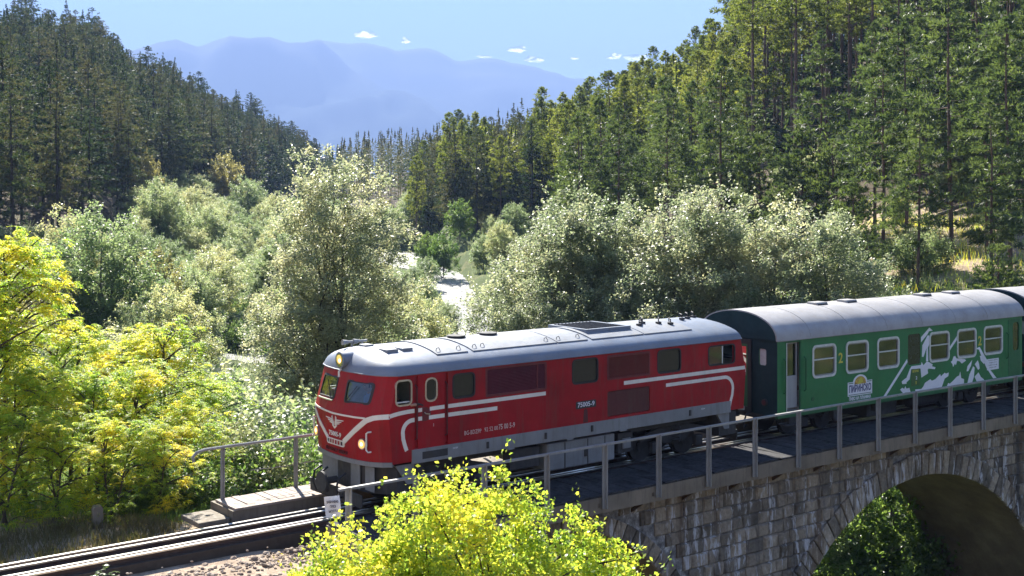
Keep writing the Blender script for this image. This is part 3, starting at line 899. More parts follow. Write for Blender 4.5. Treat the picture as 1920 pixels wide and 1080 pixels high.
def text_obj(name, body, size, mtx, material, parent=None, depth=0.002, width=None, bold=0.0, height=None):
    c = bpy.data.curves.new(name, 'FONT'); c.body = body; c.size = size; c.align_x = 'CENTER'; c.align_y = 'CENTER'; c.resolution_u = 2
    c.extrude = depth; c.offset = bold
    tmp = bpy.data.objects.new(name, c); COL.objects.link(tmp)
    me = bpy.data.meshes.new_from_object(tmp)
    bpy.data.objects.remove(tmp); bpy.data.curves.remove(c)
    co = np.array([v.co for v in me.vertices])
    sx = 1.0 if width is None else width/(co[:, 0].max()-co[:, 0].min())
    sy = 1.0 if height is None else height/(co[:, 1].max()-co[:, 1].min())
    me.transform(mtx @ Matrix.Diagonal((sx, sy, 1, 1)))
    me.materials.clear(); me.materials.append(material)
    o = bpy.data.objects.new(name, me); COL.objects.link(o); o.parent = parent
    return o
def frame3(o, X, Y):
    X = Vector(X).normalized(); Y = Vector(Y).normalized(); Z = X.cross(Y)
    mt = Matrix((X, Y, Z)).transposed().to_4x4(); mt.translation = Vector(o); return mt

# paper notice hanging on the railing end
ns = tag(empty('notice_sign', tw(-5.4, -2.7, 1.1)), 'small white lettered notice tied to the near railing beside the locomotive', 'sign')
sp_ = tw(-5.56, -2.70, .88); d = Vector((math.cos(.32), math.sin(.32), 0)); up = Vector((-.10, -.03, 1)).normalized()
nn = d.cross(up).normalized()
mb = MB(); V, Fc = [], []
for j in range(7):
    for i in range(6):
        a, c = i/5-.5, j/6-.5
        V.append(sp_ + d*a*.27 + up*c*.36 + nn*(.012*math.sin(3*a+5*c) + .02*a*a))
for j in range(6):
    for i in range(5): Fc.append((j*6+i, j*6+i+1, j*6+i+7, j*6+i+6))
nb = len(V); V += [v - nn*.004 for v in V]; Fc += [tuple(nb+k for k in reversed(f_)) for f_ in Fc]
for i in range(5): Fc += [(i, nb+i, nb+i+1, i+1), (36+i, 37+i, nb+37+i, nb+36+i)]
for j in range(6): Fc += [(j*6, j*6+6, nb+j*6+6, nb+j*6), (j*6+5, nb+j*6+5, nb+j*6+11, j*6+11)]
mb.add(V, Fc); rebase(mb.build('board', M['paper']), ns)
for k, tx in enumerate(('ЗАБРАНЕНО', 'ПРЕЗ', 'МОСТА')):
    o = text_obj('lettering', tx, .055, frame3(sp_ + nn*.022 + up*(.085-.08*k), d, up), M['ink'], None, 0.001, (.2, .1, .16)[k], 0.002)
    rebase(o, ns)
mb = MB(); mb.tube([sp_ + up*.17 + d*.1, tw(-5.40, -2.66, 1.12)], .006, 5); rebase(mb.build('tie', M['black']), ns)

# old concrete marker post
mpx, mpy = px2w(183, 23.9)
mb = MB(); mb.prism([(-.10, -.3), (.10, -.3), (.10, .38), (.07, .43), (-.07, .43), (-.10, .38)], lambda a, c, d_: (a, d_, c), -.08, .08)
o = mb.build('marker_post', M['slab'], bevel=.012); o.location = (mpx, mpy, G(mpx, mpy)); o.rotation_euler = (.03, -.02, .5)
tag(o, 'short grey concrete post among dry grass left of the track', 'post')
# ------------------------------------------------------------------ locomotive
def bool_cut(o, cutter):
    cutter.parent = o.parent
    md = o.modifiers.new('cut', 'BOOLEAN'); md.operation = 'DIFFERENCE'; md.solver = 'EXACT'; md.object = cutter
    bpy.context.view_layer.update()
    dg = bpy.context.evaluated_depsgraph_get()
    me = bpy.data.meshes.new_from_object(o.evaluated_get(dg))
    o.modifiers.clear()
    old = o.data; o.data = me; bpy.data.meshes.remove(old)
    cm = cutter.data; bpy.data.objects.remove(cutter); bpy.data.meshes.remove(cm)
    return o

HW = 1.3
FZ, FX = [1.0, 1.95, 2.74, 3.2], [-3.91, -4.0, -3.78, -3.62]
RZ_, RX = [1.0, 1.95, 2.74, 3.2], [6.62, 6.70, 6.52, 6.40]
def loco_outline(z, w=None, fo=0.0, ro=0.0):
    w = HW if w is None else w
    f = float(np.interp(z, FZ, FX)) + fo; r_ = float(np.interp(z, RZ_, RX)) + ro
    k = w/HW
    half = [(f+.46, -w), (f+.30, -w+.11*k), (f+.15, -w+.32*k), (f+.06, -w+.62*k), (f+.015, -w+.98*k)]
    rear = [(r_-.10, -w), (r_-.03, -w+.12*k), (r_-.015, -w+.32*k), (r_, -w+.62*k), (r_+.02, -w+.98*k)]
    front = half + [(f, 0)] + [(x, -y) for x, y in reversed(half)]
    back = [(x, -y) for x, y in rear] + [(r_+.025, 0)] + list(reversed(rear))
    return front + back
def loft(mb, rings, mi=None):
    n_ = len(rings[0]); V = []; Fc = []
    for rg in rings: V += rg
    for i in range(len(rings)-1):
        for k in range(n_): Fc.append((i*n_+k, i*n_+(k+1) % n_, (i+1)*n_+(k+1) % n_, (i+1)*n_+k))
    Fc.append(tuple(range(n_))); Fc.append(tuple((len(rings)-1)*n_+k for k in reversed(range(n_))))
    mb.add(V, Fc, mi or 0)
def face_x(y, z, rear=False):
    """x of the front (or rear) face at y, z"""
    o = loco_outline(z)
    pts = o[:11] if not rear else o[11:]
    pts = sorted(pts, key=lambda p: p[1])
    return float(np.interp(y, [p[1] for p in pts], [p[0] for p in pts]))

loco = tag(empty('diesel_locomotive', tw(0, 0, 0), TH), 'red diesel locomotive with cream stripes, silver roof and lit headlights', 'locomotive')
mb = MB()
loft(mb, [[(x, y, z) for x, y in loco_outline(z)] for z in (1.06, 1.5, 1.95, 2.2, 2.5, 2.74)])
body = mb.build('body', [M['red'], M['cabin'], M['darkred']], loco)
ct = MB()
# cab rooms hollowed out
def room(x0, x1, z0, z1, w, fo, ro):
    rings = []
    for z in (z0, 1.95, z1):
        o = loco_outline(z, w, fo, ro)
        rings.append([(min(max(x, x0), x1), y, z) for x, y in o])
    return rings
def safe_room(front):
    V = []
    for z in (1.45, 1.95, 2.69):
        f = float(np.interp(z, FZ, FX)); r_ = float(np.interp(z, RZ_, RX))
        if front: V.append([(f+.56, -1.22, z), (f+.26, -.90, z), (f+.12, 0, z), (f+.26, .90, z), (f+.56, 1.22, z), (-1.9, 1.22, z), (-1.9, -1.22, z)])
        else: V.append([(r_-.12, 1.22, z), (r_-.10, 0, z), (r_-.12, -1.22, z), (4.9, -1.22, z), (4.9, 1.22, z)])
    return V
loft(ct, safe_room(True)); 
cutter = ct.build('cutter'); bool_cut(body, cutter)
ct = MB(); loft(ct, safe_room(False)); cutter = ct.build('cutter'); bool_cut(body, cutter)
yfn = lambda a, c, d: (a, d, c)       # polygon in x,z, extruded along y
xfn = lambda a, c, d: (d, a, c)       # polygon in y,z, extruded along x
sidewin = {'cab': (-3.385, -3.02, 2.16, 2.645), 'door': (-2.70, -2.43, 2.18, 2.63), 'w2': (-2.05, -1.51, 2.17, 2.65), 'w3': (1.07, 1.81, 2.15, 2.67), 'w4': (3.62, 4.37, 2.15, 2.67), 'rcab': (5.29, 6.22, 2.175, 2.635)}
ct = MB()
for k, (x0, x1, z0, z1) in sidewin.items():
    P = rrect(x0, x1, z0, z1, .09 if k != 'door' else .11)
    for sgn in (-1, 1):
        deep = 1.1 if k in ('cab', 'rcab') else 1.24
        ct.prism(P, yfn, sgn*1.5, sgn*deep)
for (x0, x1, z0, z1) in ((-1.23, .345, 2.13, 2.69), (2.09, 3.37, 2.16, 2.67), (2.09, 3.38, 1.345, 1.90)):
    P = rrect(x0, x1, z0, z1, .05)
    for sgn in (-1, 1): ct.prism(P, yfn, sgn*1.5, sgn*1.25)
for sgn in (-1, 1):                                     # door recess grooves
    ct.box(-2.955, -2.875, min(sgn*1.5, sgn*1.262), max(sgn*1.5, sgn*1.262), 1.30, 2.70)
    ct.box(-2.245, -2.165, min(sgn*1.5, sgn*1.262), max(sgn*1.5, sgn*1.262), 1.30, 2.70)
cutter = ct.build('cutter'); bool_cut(body, cutter)
WS = [[(-.26, 2.585), (-1.0, 2.585), (-.985, 2.20), (-.30, 2.18)], [(.77, 2.60), (.09, 2.60), (.08, 2.19), (.80, 2.18)]]
def round_poly(P, r=.07, n=3):
    out = []
    m_ = len(P)
    for i in range(m_):
        a, b_, c = Vector(P[i-1]), Vector(P[i]), Vector(P[(i+1) % m_])
        p = b_ + (a-b_).normalized()*r; q = b_ + (c-b_).normalized()*r
        for k in range(n+1):
            t = k/n; out.append(tuple((1-t)**2*p + 2*t*(1-t)*b_ + t*t*q))
    return out
ct = MB()
for W_ in WS:
    ct.prism(round_poly(W_), xfn, -4.4, -3.2)
    ct.prism(round_poly(W_), xfn, 7.0, 6.3)
cutter = ct.build('cutter'); bool_cut(body, cutter)
# interior faces darker grey, recess backs dark
idx = []
for p in body.data.polygons:
    c = p.center
    inner = (abs(c.y) < 1.23 and ((c.x < -1.85 and c.x > face_x(c.y, min(c.z, 2.7)) + .045) or (c.x > 4.85 and c.x < face_x(c.y, min(c.z, 2.7), True) - .04)) and 1.4 < c.z < 2.7)
    rec = (1.235 < abs(c.y) < 1.256 and abs(p.normal.y) > .9)
    idx.append(1 if inner else 2 if rec else 0)
body.data.polygons.foreach_set('material_index', idx)

# roof
RP = [(2.742, 1.315, -.02), (2.81, 1.302, .0), (2.875, 1.262, .025), (2.935, 1.185, .06), (2.985, 1.085, .10), (3.04, .92, .15), (3.09, .71, .21), (3.13, .47, .29), (3.155, .25, .38), (3.168, .08, .5)]
def roof_z(y): return float(np.interp(abs(y), [p[1] for p in reversed(RP)], [p[0] for p in reversed(RP)]))
mb = MB(); loft(mb, [[(x, y, z) for x, y in loco_outline(2.74, w, fo, -fo*.8)] for z, w, fo in RP])
# keep the front and rear brow steep
roof = mb.build('roof', M['roofgrey'], loco, smooth=38)
mb = MB()
mb.tube([(x, y, 2.742) for x, y in loco_outline(2.74, 1.318, -.022, .022)] + [(loco_outline(2.74, 1.318, -.022, .022)[0][0], -1.318, 2.742)], .014, 5)
mb.build('drip_strip', M['roofgrey'], loco)
def roof_patch(x0, x1, y0, y1, lift, name, mat, thick=.02, n=10):
    mb = MB(); V = []; Fc = []
    ys = [y0 + (y1-y0)*k/n for k in range(n+1)]
    for y in ys:
        for x in (x0, x1): V.append((x, y, roof_z(y)+lift))
    for y in ys:
        for x in (x0, x1): V.append((x, y, roof_z(y)+lift-thick))
    m_ = 2*(n+1)
    for k in range(n):
        a = 2*k
        Fc += [(a, a+1, a+3, a+2), (m_+a, m_+a+2, m_+a+3, m_+a+1), (a, a+2, m_+a+2, m_+a), (a+1, m_+a+1, m_+a+3, a+3)]
    Fc += [(0, m_, m_+1, 1), (m_-2, m_-1, 2*m_-1, 2*m_-2)]
    mb.add(V, Fc); return mb.build(name, mat, loco, smooth=30)
for x0, x1 in ((-2.22, -1.46), (-1.33, .90), (.93, 1.78), (1.90, 3.47), (3.50, 5.05)):
    roof_patch(x0, x1, -1.0, 1.0, .024, 'roof_hatch', M['roofpanel'], .06)
# exhaust grille box with slats
mb = MB(); mb.box(2.08, 3.36, -.60, .62, 3.06, 3.155); mb.box(2.12, 3.32, -.56, .58, 3.155, 3.17); gf = mb.build('roof_grille', M['black'], loco)
mb = MB(); mb.ringprism([(2.04, -.66), (3.40, -.66), (3.40, .66), (2.04, .66)], [(2.12, -.58), (3.32, -.58), (3.32, .58), (2.12, .58)], lambda a, c, d: (a, c, d), 3.03, 3.20)
mb.build('grille_frame', M['roofgrey'], gf)
for k in range(11):
    mb = MB(); x = 2.18 + k*.107; mb.obox((x, 0, 3.19), (.006, 0, .018), (0, .575, 0), (.03, 0, -.004)); mb.build('slat', M['black'], gf)
for x in (-1.03, -.19):
    mb = MB(); mb.disc((x, .02, 3.15), (0, 0, 1), .17, .06, 20); mb.disc((x, .02, 3.21), (0, 0, 1), .21, .025, 20, .20); mb.build('roof_vent', M['under'], loco, smooth=True)
for x, y, sx_, sy_ in ((-3.04, -.50, .13, .16), (-2.68, -.50, .12, .15), (-3.18, .1, .10, .12)):
    mb = MB(); z = roof_z(y); mb.box(x-sx_, x+sx_, y-sy_, y+sy_, z-.04, z+.035); mb.build('vent_cover', M['roofpanel'], loco, bevel=.01)
for x in (-3.25, -3.0): 
    mb = MB(); mb.tube([(x, .55, 3.1), (x, .55, 3.2)], .02, 6); mb.tube([(x-.22, .55, 3.215), (x-.05, .55, 3.215), (x+.06, .55, 3.215), (x+.10, .55, 3.215)], [.06, .025, .025, .03], 8); mb.build('horn', M['steel'], loco, smooth=True)
# lifting eyes, handholds and small pipes on the roof
for x, y in ((-2.1, -.86), (-1.6, -.86), (-1.2, -.86), (-.98, -.84), (.7, -.86), (1.05, -.86), (1.62, -.84)):
    z = roof_z(y) + .025; mb = MB(); mb.tube([(x-.05, y, z), (x-.04, y, z+.05), (x+.03, y+.02, z+.06), (x+.05, y, z)], .008, 5); mb.build('lifting_eye', M['under'], loco)
for x, y, L_ in ((3.85, -.32, .3), (4.12, -.15, .22), (4.5, -.3, .25), (4.75, -.45, .2), (5.5, -.1, .18), (5.8, 0, .18), (6.1, .1, .2)):
    z = roof_z(y)+.03; mb = MB(); mb.tube([(x, y-.15, z), (x, y-.15, z+.09), (x+L_, y+.1, z+.09), (x+L_, y+.1, z)], .014, 5); mb.box(x-.05, x+.05, y-.2, y-.1, z-.03, z+.02); mb.build('roof_bracket', M['under'], loco)

# side details, both sides
def mirror_parts(fn):
    for sgn in (-1, 1): fn(sgn)
def sidebox(mb, sgn, x0, x1, d0, d1, z0, z1, mi=0):
    y0, y1 = sorted((sgn*d0, sgn*d1)); mb.box(x0, x1, y0, y1, z0, z1, mi)
def side_parts(sgn):
    # windows: frame and pane
    for k, (x0, x1, z0, z1) in sidewin.items():
        r_ = .09 if k != 'door' else .11
        fm = M['chrome'] if k in ('cab', 'door') else M['black']
        P = rrect(x0-.012, x1+.012, z0-.012, z1+.012, r_+.01); Q = rrect(x0+.022, x1-.022, z0+.022, z1-.022, r_-.02)
        mb = MB(); mb.ringprism(P, Q, yfn, sgn*1.306, sgn*1.268)
        fr = mb.build('window_frame', fm, loco)
        mb = MB()
        y = sgn*1.275
        if k == 'cab':
            mb.prism(rrect(x0+.02, x1-.02, z0+.30, z1-.02, .05), yfn, y, y-sgn*.006)   # lowered sash leaves the lower part open
            mb = MB(); sidebox(mb, sgn, x0+.04, x1-.04, 1.262, 1.285, z0+.05, z0+.075)
            mb.build('sash_rail', M['alu'], fr)
        elif k == 'rcab':
            xm = (x0+x1)/2 + .04
            mb.prism([(x0+.02, z0+.02), (xm, z0+.02), (xm, z1-.02), (x0+.02, z1-.02)], yfn, y, y-sgn*.006); mb.build('pane', M['glasscoach'], fr)
            mb = MB(); sidebox(mb, sgn, xm-.012, xm+.018, 1.262, 1.285, z0+.02, z1-.02); mb.build('sash_rail', M['alu'], fr)
        else:
            mb.prism(Q, yfn, y, y-sgn*.006); mb.build('pane', M['darkglass'], fr)
    # louvres
    x0, x1, z0, z1 = -1.23, .345, 2.13, 2.69
    mb = MB(); mb.ringprism(rrect(x0-.015, x1+.015, z0-.015, z1+.015, .05), rrect(x0+.03, x1-.03, z0+.03, z1-.03, .03), yfn, sgn*1.306, sgn*1.26); lv = mb.build('louvre', M['louvre'], loco)
    for k in range(17):
        z = z0 + .045 + k*.0295; mb = MB(); mb.obox((( x0+x1)/2, sgn*1.282, z), ((x1-x0)/2-.03, 0, 0), (0, sgn*.016, -.010), (0, .001, .004)); mb.build('slat', M['louvre'], lv)
    mb = MB(); sidebox(mb, sgn, .10, .125, 1.27, 1.304, z0+.03, z1-.03); mb.build('mullion', M['louvre'], lv)
    x0, x1, z0, z1 = 2.09, 3.37, 2.16, 2.67
    mb = MB(); mb.ringprism(rrect(x0-.015, x1+.015, z0-.015, z1+.015, .04), rrect(x0+.035, x1-.035, z0+.035, z1-.035, .02), yfn, sgn*1.306, sgn*1.26); lv = mb.build('louvre', M['louvre'], loco)
    for k in range(20):
        x = x0 + .065 + k*.0605; mb = MB(); mb.obox((x, sgn*1.278, (z0+z1)/2), (.014, sgn*.018, 0), (.004, -.004, 0), (0, 0, (z1-z0)/2-.035)); mb.build('slat', M['louvre'], lv)
    x0, x1, z0, z1 = 2.09, 3.38, 1.345, 1.90
    mb = MB(); mb.prism(rrect(x0+.012, x1-.012, z0+.012, z1-.012, .04), yfn, sgn*1.284, sgn*1.262)
    pn = mb.build('filter_panel', M['darkred'], loco)
    # stripes: raised paint sheets 3 mm proud
    y0_, y1_ = sgn*1.3035, sgn*1.290
    def strip(pts, w, name='stripe'):
        L = []; R_ = []
        for i, p in enumerate(pts):
            p = Vector(p); d_ = (Vector(pts[min(i+1, len(pts)-1)]) - Vector(pts[max(i-1, 0)])).normalized(); nn_ = Vector((-d_.y, d_.x))
            L.append(tuple(p + nn_*w/2)); R_.append(tuple(p - nn_*w/2))
        mb = MB(); mb.prism(L + R_[::-1], yfn, y0_, y1_); mb.build(name, M['cream'], loco)
    mx = (lambda x: x)
    strip([(-3.525, 1.985), (-3.42, 2.005), (-3.28, 2.022), (-3.12, 2.032), (-2.957, 2.035)], .078)
    strip([(-2.163, 2.04), (.335, 2.04)], .078)
    strip([(-2.163, 1.87), (-.945, 1.868)], .08)
    strip([(-2.873, 2.035), (-2.78, 2.035)], .075)
    strip([(-2.60, 2.035), (-2.25, 2.04)], .075)
    strip([(-2.873, 1.868), (-2.78, 1.868)], .078)
    strip([(-2.62, 1.868), (-2.25, 1.87)], .078)
    arc = [(-2.957, 1.86)] + [(-3.0 - .225*math.sin(a), 1.64 + .22*math.cos(a)) for a in np.linspace(0.1, math.pi/2, 9)] + [(-3.215, 1.52), (-3.17, 1.37), (-3.135, 1.285)]
    strip(arc, .082)
    strip([(2.58, 2.04), (6.575, 2.035)], .085)
    arc = [(3.89, 1.865), (5.80, 1.865)] + [(5.86 + .285*math.sin(a), 1.58 + .285*math.cos(a)) for a in np.linspace(0.1, math.pi/2, 9)] + [(6.12, 1.42), (6.06, 1.27), (6.03, 1.155)]
    strip(arc, .08)
    # door with round recess and grab rails
    mb = MB(); mb.prism([(-2.78, 2.08), (-2.70, 2.08)] + [(-2.70+.13*math.sin(a), 1.945+.135*math.cos(a)) for a in np.linspace(0, math.pi, 10)] + [(-2.78, 1.81)], yfn, sgn*1.302, sgn*1.29)
    dr = mb.build('door_handle_plate', M['louvre'], loco)
    mb = MB(); mb.tube([(-2.72, sgn*1.305, 1.98), (-2.72, sgn*1.335, 1.96), (-2.62, sgn*1.335, 1.94)], .012, 5); mb.build('door_handle', M['chrome'], dr)
    for x in (-2.915, -2.205):
        mb = MB(); mb.tube([(x, sgn*1.262, 2.52), (x, sgn*1.325, 2.49), (x, sgn*1.325, 1.50), (x, sgn*1.262, 1.47)], .014, 6); mb.build('grab_rail', M['darkred'], loco)
    text_obj('lettering', '1', .09, frame3((-2.51, sgn*1.302, 1.71), (-sgn, 0, 0), (0, 0, 1)), M['paleletter'], loco)
    # grey skirt
    mb = MB(); sidebox(mb, sgn, -3.02, 6.06, 1.28, 1.312, 1.012, 1.285); sk = mb.build('skirt', M['skirt'], loco, bevel=.006)
    for x in (.32, 1.62, 4.66, -1.2): mb = MB(); sidebox(mb, sgn, x-.025, x+.025, 1.30, 1.335, 1.09, 1.22); mb.build('hinge', M['under'], sk)
    for x in (1.0, 2.55, -.6): mb = MB(); sidebox(mb, sgn, x-.09, x+.09, 1.27, 1.322, .985, 1.015); mb.build('bracket', M['skirt'], sk)
    mb = MB(); sidebox(mb, sgn, -2.78, -2.18, 1.29, 1.3135, 1.08, 1.22); mb.build('step_recess', M['under'], sk)
    # number plate, filler stain slot, running number text
    mb = MB(); mb.prism(rrect(1.17, 1.75, 1.61, 1.77, .03), yfn, sgn*1.306, sgn*1.29); pl = mb.build('number_plate', M['under'], loco)
    text_obj('lettering', '75005-9', .15, frame3((1.46, sgn*1.308, 1.69), (-sgn, 0, 0), (0, 0, 1)), M['white'], pl, .001, .48, .002, .105)
    mb = MB(); mb.prism([(1.40, 1.57), (1.45, 1.60), (1.50, 1.57), (1.52, 1.30), (1.38, 1.30)], yfn, sgn*1.304, sgn*1.29); mb.build('filler_flap', M['darkred'], loco)
    text_obj('lettering', 'BG-BDZPP', .1, frame3((-1.56, sgn*1.302, 1.455), (-sgn, 0, 0), (0, 0, 1)), M['paleletter'], loco, .001, .42, 0, .085)
    text_obj('lettering', '92 52 00', .1, frame3((-1.10, sgn*1.302, 1.465), (-sgn, 0, 0), (0, 0, 1)), M['paleletter'], loco, .001, .34, 0, .085)
    text_obj('lettering', '75 00 5-9', .12, frame3((-.70, sgn*1.302, 1.475), (-sgn, 0, 0), (0, 0, 1)), M['paleletter'], loco, .001, .42, .001, .11)
    for x in (5.1, -2.0): text_obj('lettering', '10 kV', .05, frame3((x, sgn*1.314, 1.2), (-sgn, 0, 0), (0, 0, 1)), M['paper'], loco, .001, .12)
mirror_parts(side_parts)
# bottom band round the ends
mb = MB()
def band(z0, z1, out, name, mat, sel):
    o0, o1 = loco_outline(z0, HW+out, -out, out), loco_outline(z1, HW+out, -out, out)
    i0 = loco_outline(z0, HW-.08, .08, -.08)
    idx_ = list(range(0, 11)) if sel == 'front' else list(range(11, 22))
    V = []; 
    for k in idx_: V += [(*o0[k], z0), (*o1[k], z1), (*i0[k], z1), (*i0[k], z0)]
    Fc = []
    for k in range(len(idx_)-1):
        for j in range(4): Fc.append((k*4+j, k*4+(j+1) % 4, k*4+4+(j+1) % 4, k*4+4+j))
    Fc += [(0, 1, 2, 3), tuple(len(V)-4+j for j in (3, 2, 1, 0))]
    mb = MB(); mb.add(V, Fc); return mb.build(name, mat, loco)
for s_ in ('front', 'rear'):
    band(1.015, 1.105, .018, 'bumper_band', M['skirt'], s_)
# lower nose panels and coupling
for sx_, x0 in ((-1, -3.9), (1, 6.6)):
    ins = -sx_
    mb = MB(); o = loco_outline(1.05, HW-.10, .16, -.16); f_ = o[0:11] if sx_ < 0 else o[11:22]
    P = f_ + ([(f_[-1][0]+.6, f_[-1][1]), (f_[0][0]+.6, f_[0][1])] if sx_ < 0 else [(f_[-1][0]-.6, f_[-1][1]), (f_[0][0]-.6, f_[0][1])])
    mb.prism(P, lambda a, c, d: (a, c, d), .46, 1.01); ap = mb.build('apron', M['under'], loco)
    for y in (-.82, -.42, .42, .82):
        mb = MB(); x = face_x(y, 1.05, sx_ > 0) + (.145 if sx_ < 0 else -.145); mb.obox((x, y, .74), (.012, 0, 0), (0, .17, 0), (0, 0, .24)); mb.build('apron_panel', M['undergrey'], ap, bevel=.01)
    mb = MB(); xb = x0 + sx_*.02
    mb.tube([(xb, 0, .62), (xb + sx_*.32, 0, .62)], .07, 8); mb.disc((xb + sx_*.30, 0, .62), (sx_, 0, 0), .20, .05, 18); mb.box(min(xb+sx_*.2, xb+sx_*.26), max(xb+sx_*.2, xb+sx_*.26), -.06, .06, .42, .58)
    mb.build('coupler', M['under'], loco, smooth=True)
    for y in (.34, .58, -.36):
        mb = MB(); mb.tube([(xb, y, .80), (xb+sx_*.16, y, .72), (xb+sx_*.22, y*.98, .52), (xb+sx_*.16, y*.9, .34), (xb+sx_*.05, y*.8, .33), (xb, y*.72, .44)], .022, 7); mb.build('brake_hose', M['black'], loco, smooth=True)
    mb = MB(); mb.obox((xb+sx_*.02, 0, .36), (.02, 0, 0), (0, 1.0, 0), (0, 0, .13)); mb.build('rail_guard', M['under'], loco, bevel=.02)
# front and rear faces: V stripes, lamps, emblem, windscreens, grille
def on_face(poly, rear, lift, thick=.03):
    s_ = 1 if rear else -1
    V = [(face_x(y, z, rear) + s_*lift, y, z) for y, z in poly]
    B = [(face_x(y, z, rear) - s_*thick, y, z) for y, z in poly]
    return V, B
def face_strip(pts, w, rear, mat, name, lift=.004):
    P = []; 
    fine = []
    for a, c in zip(pts[:-1], pts[1:]):
        nn_ = max(1, int((Vector(c)-Vector(a)).length/.05))
        fine += [tuple(Vector(a).lerp(Vector(c), k/nn_)) for k in range(nn_)]
    fine.append(pts[-1])
    L, R_ = [], []
    ww = w if isinstance(w, (list, tuple)) else [w]*len(fine)
    for i, p in enumerate(fine):
        d_ = (Vector(fine[min(i+1, len(fine)-1)]) - Vector(fine[max(i-1, 0)])).normalized(); nn_ = Vector((-d_.y, d_.x))
        L.append(tuple(Vector(p)+nn_*ww[i]/2)); R_.append(tuple(Vector(p)-nn_*ww[i]/2))
    V = []
    for a, c in zip(L, R_):
        va, ba = on_face([a, c], rear, lift, .02); V += [va[0], va[1], ba[1], ba[0]]
    Fc = []
    for k in range(len(fine)-1):
        for j in range(4): Fc.append((k*4+j, k*4+(j+1) % 4, k*4+4+(j+1) % 4, k*4+4+j))
    Fc += [(0, 1, 2, 3), tuple(len(V)-4+j for j in (3, 2, 1, 0))]
    mb = MB(); mb.add(V, Fc); return mb.build(name, mat, loco)
for rear in (False, True):
    s_ = 1 if rear else -1
    face_strip([(1.05, 1.96), (.6, 1.945), (0, 1.925), (-.6, 1.935), (-.96, 1.94)], .034, rear, M['cream'], 'moulding', .012)
    for g_ in (1, -1):
        pts = [(g_*-.30*1, 1.40), (g_*-.66, 1.66), (g_*-.98, 1.90), (g_*-1.10, 1.955), (g_*-1.19, 1.972), (g_*-1.297, 1.982)]
        face_strip([(y-.0, z) for y, z in pts], .095, rear, M['cream'], 'stripe', .014)
    # lamps
    for y in (-.86, .86):
        x = face_x(y, 1.44, rear)
        mb = MB(); mb.disc((x - s_*.05, y, 1.44), (s_, -.2 if y < 0 else .2, .0), .105, .10, 20); hl = mb.build('headlight', M['chrome'], loco, smooth=True)
        ax = Vector((s_, (.2 if y > 0 else -.2), 0)).normalized()
        lit = not rear
        mb = MB(); c = Vector((x - s_*.05, y, 1.44)) + ax*.095; mb.disc(c, ax, .082, .012, 20); mb.build('lens', M['lamp'] if lit else M['reflector'], hl)
        if lit: mb = MB(); mb.disc(c + ax*.010, ax, .035, .006, 14); mb.build('bulb', M['lamphot'], hl)
        # grab handle beside the lamp
        yy = y*1.17; xx = face_x(yy, 1.5, rear)
        mb = MB(); mb.tube([(xx, yy*1.06, 1.69), (xx+s_*.07, yy*1.06, 1.69), (xx+s_*.07, yy*1.0, 1.66), (xx+s_*.07, yy*1.0, 1.34), (xx+s_*.07, yy*1.06, 1.31), (xx, yy*1.06, 1.31)], .017, 6); mb.build('grab_handle', M['cream'], loco, smooth=True)
    # top lamp
    xr = -3.72 if not rear else 6.45
    mb = MB(); mb.disc((xr + s_*-.15, 0, 2.945), (s_, 0, 0), .155, .27, 22); mb.tube([(xr+s_*.12, 0, 2.945), (xr+s_*.135, 0, 2.945)], [.165, .165], 22); hl = mb.build('headlight', M['roofgrey'], loco, smooth=True); hl['label'] = 'round top headlight in the roof brow'
    c = Vector((xr + s_*.137, 0, 2.945)); mb = MB(); mb.disc(c, (s_, 0, 0), .132, .006, 22); mb.build('lens', M['reflector'], hl)
    if not rear: mb = MB(); mb.disc(c + Vector((s_*.006, 0, .02)), (s_, 0, 0), .085, .006, 18); mb.build('lit_lens', M['lamp'], hl); mb = MB(); mb.disc(c + Vector((s_*.012, -.03, .0)), (s_, 0, 0), .035, .006, 14); mb.build('bulb', M['lamphot'], hl)
    mb = MB(); x = face_x(0, 2.68, rear); mb.tube([(x+s_*.02, 0, 2.77), (x+s_*.07, .0, 2.72), (x+s_*.07, .0, 2.62)], .022, 6); mb.build('lamp_bracket', M['cream'], loco, smooth=True)
    # windscreens
    for W_ in WS:
        P = round_poly(W_); cx = sum(p[0] for p in P)/len(P); cz = sum(p[1] for p in P)/len(P)
        Q = [(cx + (a-cx)*.93, cz + (c-cz)*.90) for a, c in P]; O = [(cx + (a-cx)*1.05, cz + (c-cz)*1.08) for a, c in P]
        n_ = len(P); V = []
        for a, c in O: V.append((face_x(a, c, rear)+s_*.008, a, c))
        for a, c in Q: V.append((face_x(a, c, rear)+s_*.012, a, c))
        for a, c in O: V.append((face_x(a, c, rear)-s_*.02, a, c))
        for a, c in Q: V.append((face_x(a, c, rear)-s_*.02, a, c))
        Fc = []
        for i in range(n_):
            j = (i+1) % n_; Fc += [(i, j, n_+j, n_+i), (n_+i, n_+j, 3*n_+j, 3*n_+i), (i, 2*n_+i, 2*n_+j, j), (2*n_+i, 3*n_+i, 3*n_+j, 2*n_+j)]
        mb = MB(); mb.add(V, Fc); fr = mb.build('windscreen_frame', M['black'], loco)
        mb = MB(); m_ = len(Q); V = [(face_x(a, c, rear)-s_*.004, a, c) for a, c in Q] + [(face_x(cx, cz, rear)-s_*.004, cx, cz)]
        mb.add(V, [(i, (i+1) % m_, m_) for i in range(m_)]); mb.build('windscreen', M['glass'], fr, smooth=True)
        a0 = (cx + .28*(1 if cx > 0 else -1)*-1, min(p[1] for p in P)); a1 = (cx + .02, cz + .12)
        mb = MB(); mb.tube([(face_x(a0[0], a0[1], rear)+s_*.035, *a0), (face_x(a1[0], a1[1], rear)+s_*.03, *a1)], .009, 5); mb.build('wiper', M['black'], fr)
